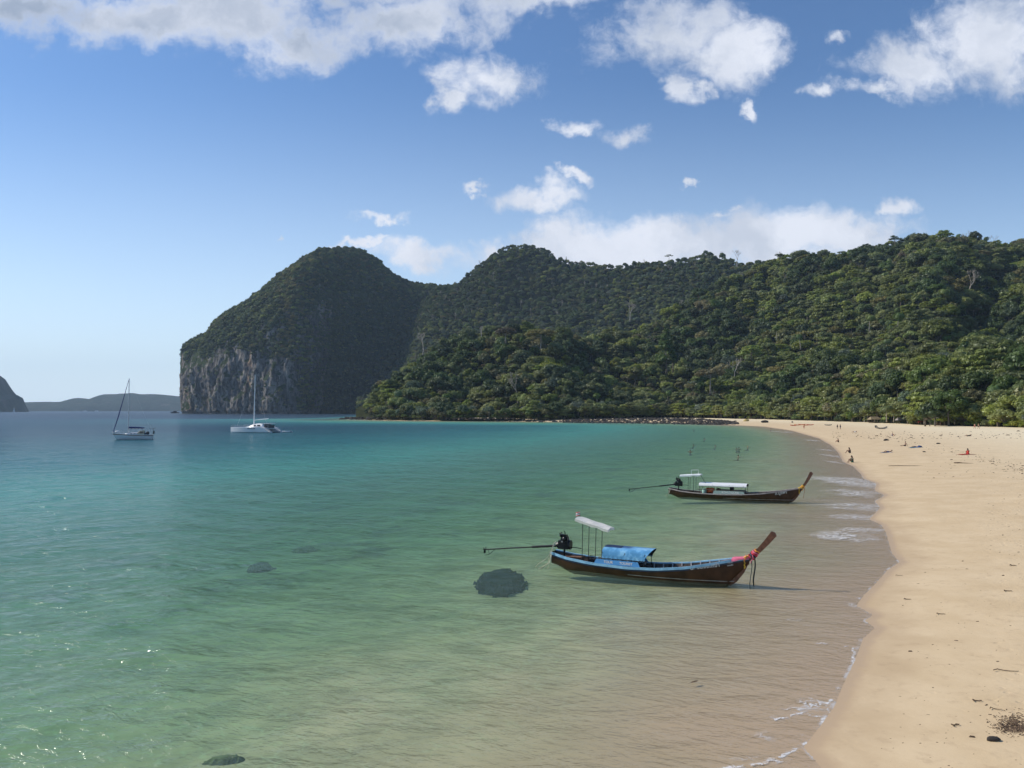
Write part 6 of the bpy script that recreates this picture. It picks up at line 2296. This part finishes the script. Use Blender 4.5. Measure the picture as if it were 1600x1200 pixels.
def pose(kind):
    """joints in metres; the figure faces -Y, its base point is on the ground"""
    V3 = lambda *a: Vector(a)
    if kind in ('stand', 'walk'):
        z = .92
        J = dict(pelvis=V3(0, 0, z), belly=V3(0, 0, z + .16), chest=V3(0, 0, z + .38), neckb=V3(0, 0, z + .52), neck=V3(0, -.01, z + .60), chin=V3(0, -.03, z + .66), head=V3(0, -.02, z + .74), crown=V3(0, 0, z + .81))
        st = .28 if kind == 'walk' else .04
        for s, sg in (('l', 1), ('r', -1)):
            J[s + 'sho'] = V3(sg * .19, 0, z + .47)
            J[s + 'elb'] = V3(sg * .25, sg * .06 * (st > .1), z + .20)
            J[s + 'wri'] = V3(sg * .26, -.06 - sg * st * .5, z - .03)
            J[s + 'hand'] = V3(sg * .26, -.09 - sg * st * .5, z - .12)
            J[s + 'hip'] = V3(sg * .10, 0, z - .06)
            J[s + 'knee'] = V3(sg * .11, -.03 + sg * st * .5, .48)
            J[s + 'ank'] = V3(sg * .12, sg * st + .02, .07)
            J[s + 'toe'] = V3(sg * .13, sg * st - .14, .035)
    elif kind == 'sit':
        z = .12
        J = dict(pelvis=V3(0, 0, z), belly=V3(0, .0, z + .16), chest=V3(0, -.04, z + .38), neckb=V3(0, -.08, z + .51), neck=V3(0, -.11, z + .58), chin=V3(0, -.15, z + .63), head=V3(0, -.15, z + .71), crown=V3(0, -.13, z + .78))
        for s, sg in (('l', 1), ('r', -1)):
            J[s + 'sho'] = V3(sg * .18, -.06, z + .46)
            J[s + 'elb'] = V3(sg * .22, -.26, z + .30)
            J[s + 'wri'] = V3(sg * .12, -.44, z + .36)
            J[s + 'hand'] = V3(sg * .06, -.50, z + .34)
            J[s + 'hip'] = V3(sg * .10, -.04, z)
            J[s + 'knee'] = V3(sg * .13, -.42, .46)
            J[s + 'ank'] = V3(sg * .12, -.62, .07)
            J[s + 'toe'] = V3(sg * .13, -.78, .035)
    elif kind == 'sitlong':
        z = .12
        J = dict(pelvis=V3(0, 0, z), belly=V3(0, .05, z + .15), chest=V3(0, .13, z + .35), neckb=V3(0, .14, z + .48), neck=V3(0, .13, z + .56), chin=V3(0, .09, z + .61), head=V3(0, .09, z + .69), crown=V3(0, .11, z + .76))
        for s, sg in (('l', 1), ('r', -1)):
            J[s + 'sho'] = V3(sg * .19, .15, z + .43)
            J[s + 'elb'] = V3(sg * .26, .30, z + .20)
            J[s + 'wri'] = V3(sg * .26, .38, .05)
            J[s + 'hand'] = V3(sg * .28, .44, .03)
            J[s + 'hip'] = V3(sg * .10, -.04, z)
            J[s + 'knee'] = V3(sg * .13, -.46, .16)
            J[s + 'ank'] = V3(sg * .13, -.86, .06)
            J[s + 'toe'] = V3(sg * .14, -.93, .16)
    elif kind == 'lie':
        J = dict(pelvis=V3(0, 0, .12), belly=V3(0, .17, .12), chest=V3(0, .38, .16), neckb=V3(0, .51, .22), neck=V3(0, .57, .27), chin=V3(0, .60, .32), head=V3(0, .65, .36), crown=V3(0, .71, .39))
        for s, sg in (('l', 1), ('r', -1)):
            J[s + 'sho'] = V3(sg * .19, .45, .18)
            J[s + 'elb'] = V3(sg * .26, .55, .05)
            J[s + 'wri'] = V3(sg * .14, .76, .06)
            J[s + 'hand'] = V3(sg * .10, .83, .06)
            J[s + 'hip'] = V3(sg * .10, -.05, .11)
            J[s + 'knee'] = V3(sg * .13, -.48, .10 + (.22 if sg > 0 else 0))
            J[s + 'ank'] = V3(sg * .14, -.86, .06)
            J[s + 'toe'] = V3(sg * .15, -.98, .08)
    elif kind == 'swim':
        z = -.62     # chest deep, only the shoulders and head show
        J = dict(pelvis=V3(0, .1, z), belly=V3(0, .08, z + .16), chest=V3(0, .03, z + .38), neckb=V3(0, 0, z + .52), neck=V3(0, -.01, z + .60), chin=V3(0, -.03, z + .66), head=V3(0, -.02, z + .74), crown=V3(0, 0, z + .81))
        for s, sg in (('l', 1), ('r', -1)):
            J[s + 'sho'] = V3(sg * .19, .02, z + .47)
            J[s + 'elb'] = V3(sg * .42, -.10, z + .46)
            J[s + 'wri'] = V3(sg * .40, -.36, z + .56)
            J[s + 'hand'] = V3(sg * .36, -.44, z + .58)
            J[s + 'hip'] = V3(sg * .10, .12, z - .05)
            J[s + 'knee'] = V3(sg * .13, .50, z - .02)
            J[s + 'ank'] = V3(sg * .14, .92, z - .06)
            J[s + 'toe'] = V3(sg * .15, 1.08, z - .10)
    return J


BODY = {}


def person(kind, u, v, rz, skin, hair, wear, label, lng=False, top=None, cat='person', at=None, h=1.0, sink=0.0):
    if (kind, skin.name) not in BODY: BODY[(kind, skin.name)] = body_mesh(pose(kind), skin)
    J = pose(kind)
    loc = at if at is not None else (P(u, v) if kind == 'swim' else on_ground(u, v))
    r = thing('person', label, cat, (loc[0], loc[1], loc[2] - sink), rz)
    r.scale = (h, h, h)
    link_mesh('body', BODY[(kind, skin.name)], r)
    hb_ = MB()
    c_ = (J['head'] + J['crown']) / 2 + Vector((0, .02, .01))
    hb_.ball(c_, (.105, .112, .10), 10, 7)
    if lng: hb_.ball(J['neck'] + Vector((0, .085, 0)), (.10, .06, .19), 8, 6)
    hb_.build('hair', hair, r, True)
    # trunks or swimsuit wrapped closely round hips and thighs
    sw = MB()
    pv_ = J['pelvis']
    up = (J['belly'] - pv_).normalized()
    sw.tube([pv_ - up * .10, pv_ + up * .02, pv_ + up * .12], [.155, .172, .150], 12)
    for s in 'lr':
        a, b_ = J[s + 'hip'], J[s + 'knee']
        sw.tube([a, a.lerp(b_, .4)], [.118, .100], 10)
    sw.build('shorts' if top is None or top is cl_white else 'swimsuit', wear, r, True)
    if top is not None:
        tp = MB()
        tp.tube([J['belly'] - up * .06, J['belly'].lerp(J['chest'], .5), J['chest'] + up * .02, J['neckb'] - up * .02], [.150, .165, .185, .10], 12)
        tp.build('top', top, r, True)
    return r


def towel(u, v, rz, m_, label, sx=2.0, sy=1.1):
    p_ = on_ground(u, v)
    b = MB()
    rows = []
    for i in range(7):
        rows.append([Vector((-sx / 2 + sx * i / 6, -sy / 2 + sy * j / 4, .035 + .02 * math.sin(i * 1.7 + j))) for j in range(5)])
    b.loft(rows)
    b.loft([[v_ - Vector((0, 0, .05)) for v_ in q_][::-1] for q_ in rows])
    o = b.build('towel', m_, None, True, loc=p_)
    o.rotation_euler = (0, 0, rz)
    return tag(o, label, 'towel')


LEFT = -PI / 2     # figures built facing -Y turned to face the sea at left
person('stand', 1308.5, 670.5, -.6, skin_d, hair_k, cl_black, 'person in dark clothes standing on the sand, left of the couple', True, cl_black)
person('stand', 1313, 671, .5, skin_d, hair_k, cl_blue, 'taller person in dark clothes standing on the sand, right of the couple', False, cl_black, h=1.08)
person('stand', 1256.3, 670.5, 2.6, skin_t, hair_b, cl_red, 'person in red trunks standing in front of the kayaks')
person('sit', 1310, 691, LEFT, skin_t, hair_k, cl_black, 'person sitting facing the sea, farthest of the three at the waterline', True, cl_black)
person('sit', 1328, 708, LEFT - .3, skin_d, hair_k, cl_black, 'person sitting hunched at the waterline, middle of the three', True, cl_black, h=1.1)
person('sit', 1332, 722.5, LEFT + .2, skin_d, hair_k, cl_green, 'person sitting hunched at the waterline, nearest of the three', True, cl_green, h=1.1)
towel(1387, 707, .1, mat('towel_pale', (.62, .62, .66), .9), 'pale towel under the sunbather in mid beach', 2.6, 1.3)
person('lie', 1387.5, 707, LEFT + PI * 0, skin_d, hair_k, cl_blue, 'sunbather lying propped on elbows on a pale towel in mid beach')
towel(1512, 710, .0, red_c, 'dark red towel spread under the crouching person', 2.8, 1.5)
person('sit', 1512.5, 710.5, PI - .3, skin_d, hair_k, cl_red, 'person hunched on a dark red towel on the right of the beach', True, red_c, h=1.05)
person('lie', 1513, 681.5, LEFT, skin_d, hair_k, cl_black, 'dark clad sunbather lying on the sand near the right edge', True, cl_black)
person('sit', 1394, 681, .6, skin_t, hair_b, cl_blue, 'person sitting alone beyond the dark bag in mid beach', False, cl_white)
person('sitlong', 1414, 697, LEFT, skin_d, hair_k, cl_black, 'person sitting with legs stretched out left of the blue towels')
towel(1429, 699.5, .1, mat('towel_blue', (.12, .42, .60), .9), 'light blue towel under a sunbather, left of a pair', 2.2, 1.1)
person('lie', 1430, 699.3, LEFT, skin_t, hair_b, cl_blue, 'fair sunbather lying on the light blue towel')
towel(1437.5, 699, .1, mat('towel_teal', (.10, .30, .34), .9), 'teal towel right of the light blue one', 1.8, 1.0)
person('lie', 1335, 675.5, LEFT, skin_t, hair_k, cl_white, 'pale figure lying on the sand beyond the couple', True, cl_white)
person('walk', 1523, 670, 1.9, skin_t, hair_k, cl_red, 'person in red trunks walking, left of a pair near the trees')
person('walk', 1529, 670.3, 1.7, skin_t, hair_b, cl_black, 'person in dark shorts walking, right of a pair near the trees')
person('sit', 1371, 669.5, PI, skin_d, hair_k, cl_black, 'dark figure sitting at the end of the small grey boat')
for (u, v, l_, sk, hr) in ((1078.5, 707, 'bather standing waist deep, nearest the far longtail boat sunshade', skin_d, hair_k), (1117.5, 697.5, 'swimmer with raised arm left of the pair of bathers', skin_t, hair_k), (1151, 702, 'left bather of the close pair in the water', skin_t, hair_k),
                           (1154.5, 701.5, 'right bather of the close pair in the water', skin_d, hair_k), (1153.5, 714, 'swimmer nearest the longtail boats', skin_t, hair_k), (1168.5, 699, 'pale bather right of the close pair', skin_t, hair_b),
                           (1083.5, 696, 'distant swimmer left of the others, head only', skin_d, hair_k), (1100.5, 686.5, 'most distant swimmer in the middle of the bay', skin_d, hair_k), (1128, 664.5, 'bather near the end of the dark rock ledge', skin_t, hair_b),
                           (1084, 672.5, 'far swimmer below the middle of the rock ledge', skin_d, hair_k)):
    p_ = P(u, v)
    person('swim', u, v, random.uniform(-1, 4), sk, hr, cl_black, l_, at=(p_.x, p_.y, .08 if v < 700 or u > 1100 else .26), h=1.1)
person('stand', 1204.5, 674, 1.2, skin_t, hair_k, cl_blue, 'bather standing knee deep near the curve of the shore', at=tuple(P(1204.5, 674.5)), sink=.45)

# =================================================================== THINGS LYING ON THE SAND
def lump(u, v, sx, sy, sz, m_, name, cat, label, seed):
    p_ = on_ground(u, v)
    vv, f = rock_shape(seed, 1.0, 2)
    me = np_mesh(name, vv * np.array([sx, sy, sz]) + np.array([0, 0, sz * .5]), tris=f, mats=[m_], smooth=True)
    return tag(link_mesh(name, me, loc=p_), label, cat)


lump(1384.5, 688.5, .75, .5, .28, cl_black, 'beach_bag', 'bag', 'dark bag lying on the sand in mid beach', 61)
lump(1466, 693.5, .45, .3, .18, cl_black, 'beach_bag', 'bag', 'small dark bag alone on the dry sand', 62)
lump(1438, 699.2, .5, .35, .25, cl_blue, 'beach_bag', 'bag', 'blue bag on the teal towel', 63)
lump(1195, 660.4, 2.2, 1.2, .9, rock_dark, 'beach_rock', 'rock', 'low dark rock on the far sand left of the kayaks', 64)
lump(1165.5, 658.2, 1.9, 1.2, 1.0, mat('tarp_yellow', (.55, .42, .16), .8), 'beach_tarp', 'tarp', 'yellow tarp heaped on the far sand', 65)
lump(1238, 660.3, .5, .5, .5, cl_black, 'beach_bag', 'bag', 'dark bundle on the sand behind the kayaks', 68)
lump(1553, 1157, .17, .11, .06, rock_dark, 'stone', 'stone', 'dark stone in front of the weed heap at the right edge', 66)
lump(1444, 706.5, .4, .25, .12, cl_black, 'sandal_pile', 'sandals', 'small dark pile of sandals right of the towels', 67)

drift = mat('driftwood', (0.13, 0.09, 0.06), .95, spec=.1, var=.4)


def stick(u, v, L, rz, label, r0=.012, bend=.08):
    p_ = on_ground(u, v, .02)
    b = MB()
    pts = [Vector((L * (k / 5 - .5), bend * math.sin(k * 1.3), .01 + .012 * math.sin(k * 2.2))) for k in range(6)]
    b.tube(pts, [r0, r0 * 1.2, r0, r0 * .9, r0 * .7, r0 * .4], 5)
    o = b.build('driftwood_stick', drift, None, True, loc=p_)
    o.rotation_euler = (0, 0, rz)
    tag(o, label, 'stick')


stick(1573, 1049, .75, -.10, 'thin driftwood stick on the sand near the right edge')
stick(1405, 900, .35, .05, 'short brown stick on the damp sand beside the notch in the waterline', .01)
stick(1418, 937, .30, .1, 'short dark stick lying in mid sand', .016)
stick(1470, 960, .34, .2, 'bleached curved stick lying on the sand', .014)
stick(1575, 924, .38, .25, 'dark curved twig near the right edge of the sand', .018)
stick(1583, 884, .3, -.1, 'small dark twig at the right edge, above the curved one', .02)
stick(1527, 1096, .24, .4, 'short dark twig on the sand left of the weed heap', .014)
stick(1493, 1134, .22, .9, 'forked twig standing out of the sand', .014)
stick(1430, 728, 7.5, .07, 'long straight tide mark branch on the sand', .035, .3)
stick(1508, 724, 2.6, -.6, 'dark branch on the dry sand right of centre', .07, .3)
stick(1556, 1109, .3, 0, 'short pale twig above the weed heap', .01)
# a leaf afloat in the shallows
p_ = P(1085, 1066, .01)
b = MB()
rows = []
for i in range(9):
    q_ = i / 8
    w_ = .045 * math.sin(PI * q_) ** .8 + .003
    rows.append([Vector(((q_ - .5) * .3, -w_, .012 + .02 * q_)), Vector(((q_ - .5) * .3, 0, .002 + .02 * q_)), Vector(((q_ - .5) * .3, w_, .012 + .02 * q_))])
b.loft(rows)
b.tube([(-.15, 0, .01), (-.22, .01, .0)], .004, 4)
o = b.build('floating_leaf', drift, None, True, loc=p_)
o.rotation_euler = (0, 0, .5)
tag(o, 'brown leaf floating in the shallows below the near boat', 'leaf')

# litter of shells, twigs and weed too fine to count
V, F, nb = [], [], 0
r3 = np.random.default_rng(77)


def add_chip(x, y, z, l, w_, h_, a, tilt=0):
    global nb
    c, s = math.cos(a), math.sin(a)
    q_ = []
    for (i, j, k) in ((-1, -1, 0), (1, -1, 0), (1, 1, 0), (-1, 1, 0), (-.7, -.5, 1), (.6, -.6, 1), (.7, .4, 1), (-.5, .6, 1)):
        dx, dy = i * l / 2 * r3.uniform(.7, 1.1), j * w_ / 2
        q_.append((x + dx * c - dy * s, y + dx * s + dy * c, z + k * h_ - .01 + dx * tilt))
    V.extend(q_)
    F.extend([[nb, nb + 1, nb + 5, nb + 4], [nb + 1, nb + 2, nb + 6, nb + 5], [nb + 2, nb + 3, nb + 7, nb + 6], [nb + 3, nb, nb + 4, nb + 7], [nb + 4, nb + 5, nb + 6, nb + 7]])
    nb += 8


def chips(us, vs, smin, smax, big=0.0):
    ps = [P(a, b_, .8) for a, b_ in zip(us, vs)]
    for _ in range(4):
        g = ground(np.array([p.x for p in ps]), np.array([p.y for p in ps]))
        ps = [P(a, b_, float(max(z, 0))) for a, b_, z in zip(us, vs, g)]
    sdv = sdist([p.x for p in ps], [p.y for p in ps])
    for p, z, s_ in zip(ps, g, sdv):
        if s_ < 1.5: continue
        l = r3.uniform(smin, smax) * (1 + (r3.random() < .08) * big)
        add_chip(p.x, p.y, float(z), l, l * r3.uniform(.15, .5), l * r3.uniform(.1, .3), r3.uniform(-.7, .7), r3.uniform(-.1, .1))


n = 520
vv = 860 + 340 * r3.random(n)
uu_ = 1320 + 280 * r3.random(n) ** .7
chips(uu_, vv, .02, .07, 1.2)
n = 330      # strand lines across mid beach
t0 = r3.random(n)
chips(1340 + 270 * t0 + r3.normal(size=n) * 8, 676 + 62 * t0 ** 1.3 + r3.normal(size=n) * 2.2, .08, .28, 1.0)
n = 130
t0 = r3.random(n)
chips(1440 + 160 * t0, 700 + 50 * r3.random(n), .08, .24, 1.0)
n = 240
chips(1300 + 300 * r3.random(n), 674 + 12 * r3.random(n), .15, .5, 1.5)
n = 260     # line of weed at 1560..1600 x 735..800
chips(1540 + 60 * r3.random(n), 720 + 150 * r3.random(n) ** 1.6, .03, .10, 1.0)
me = np_mesh('beach_litter', np.array(V), quads=np.array(F), mats=[drift])
tag(link_mesh('beach_litter', me), 'twigs, shells and weed strewn over the sand', kind='stuff')
# heap of dry weed at the right edge
V, F, nb = [], [], 0
for _ in range(1500):
    a = r3.normal(size=2)
    u, v = 1590 + a[0] * 17, 1137 + a[1] * 10 + abs(a[0]) * 1
    p_ = P(u, v, 1.0)
    z_ = float(ground(p_.x, p_.y))
    p_ = P(u, v, z_)
    add_chip(p_.x, p_.y, z_ + abs(r3.normal()) * .012, r3.uniform(.02, .09), .010, .012, r3.uniform(0, 6.28), r3.uniform(-.3, .3))
me = np_mesh('weed_heap', np.array(V), quads=np.array(F), mats=[drift])
tag(link_mesh('weed_heap', me), 'brown heap of dry weed on the sand at the right edge', kind='stuff')
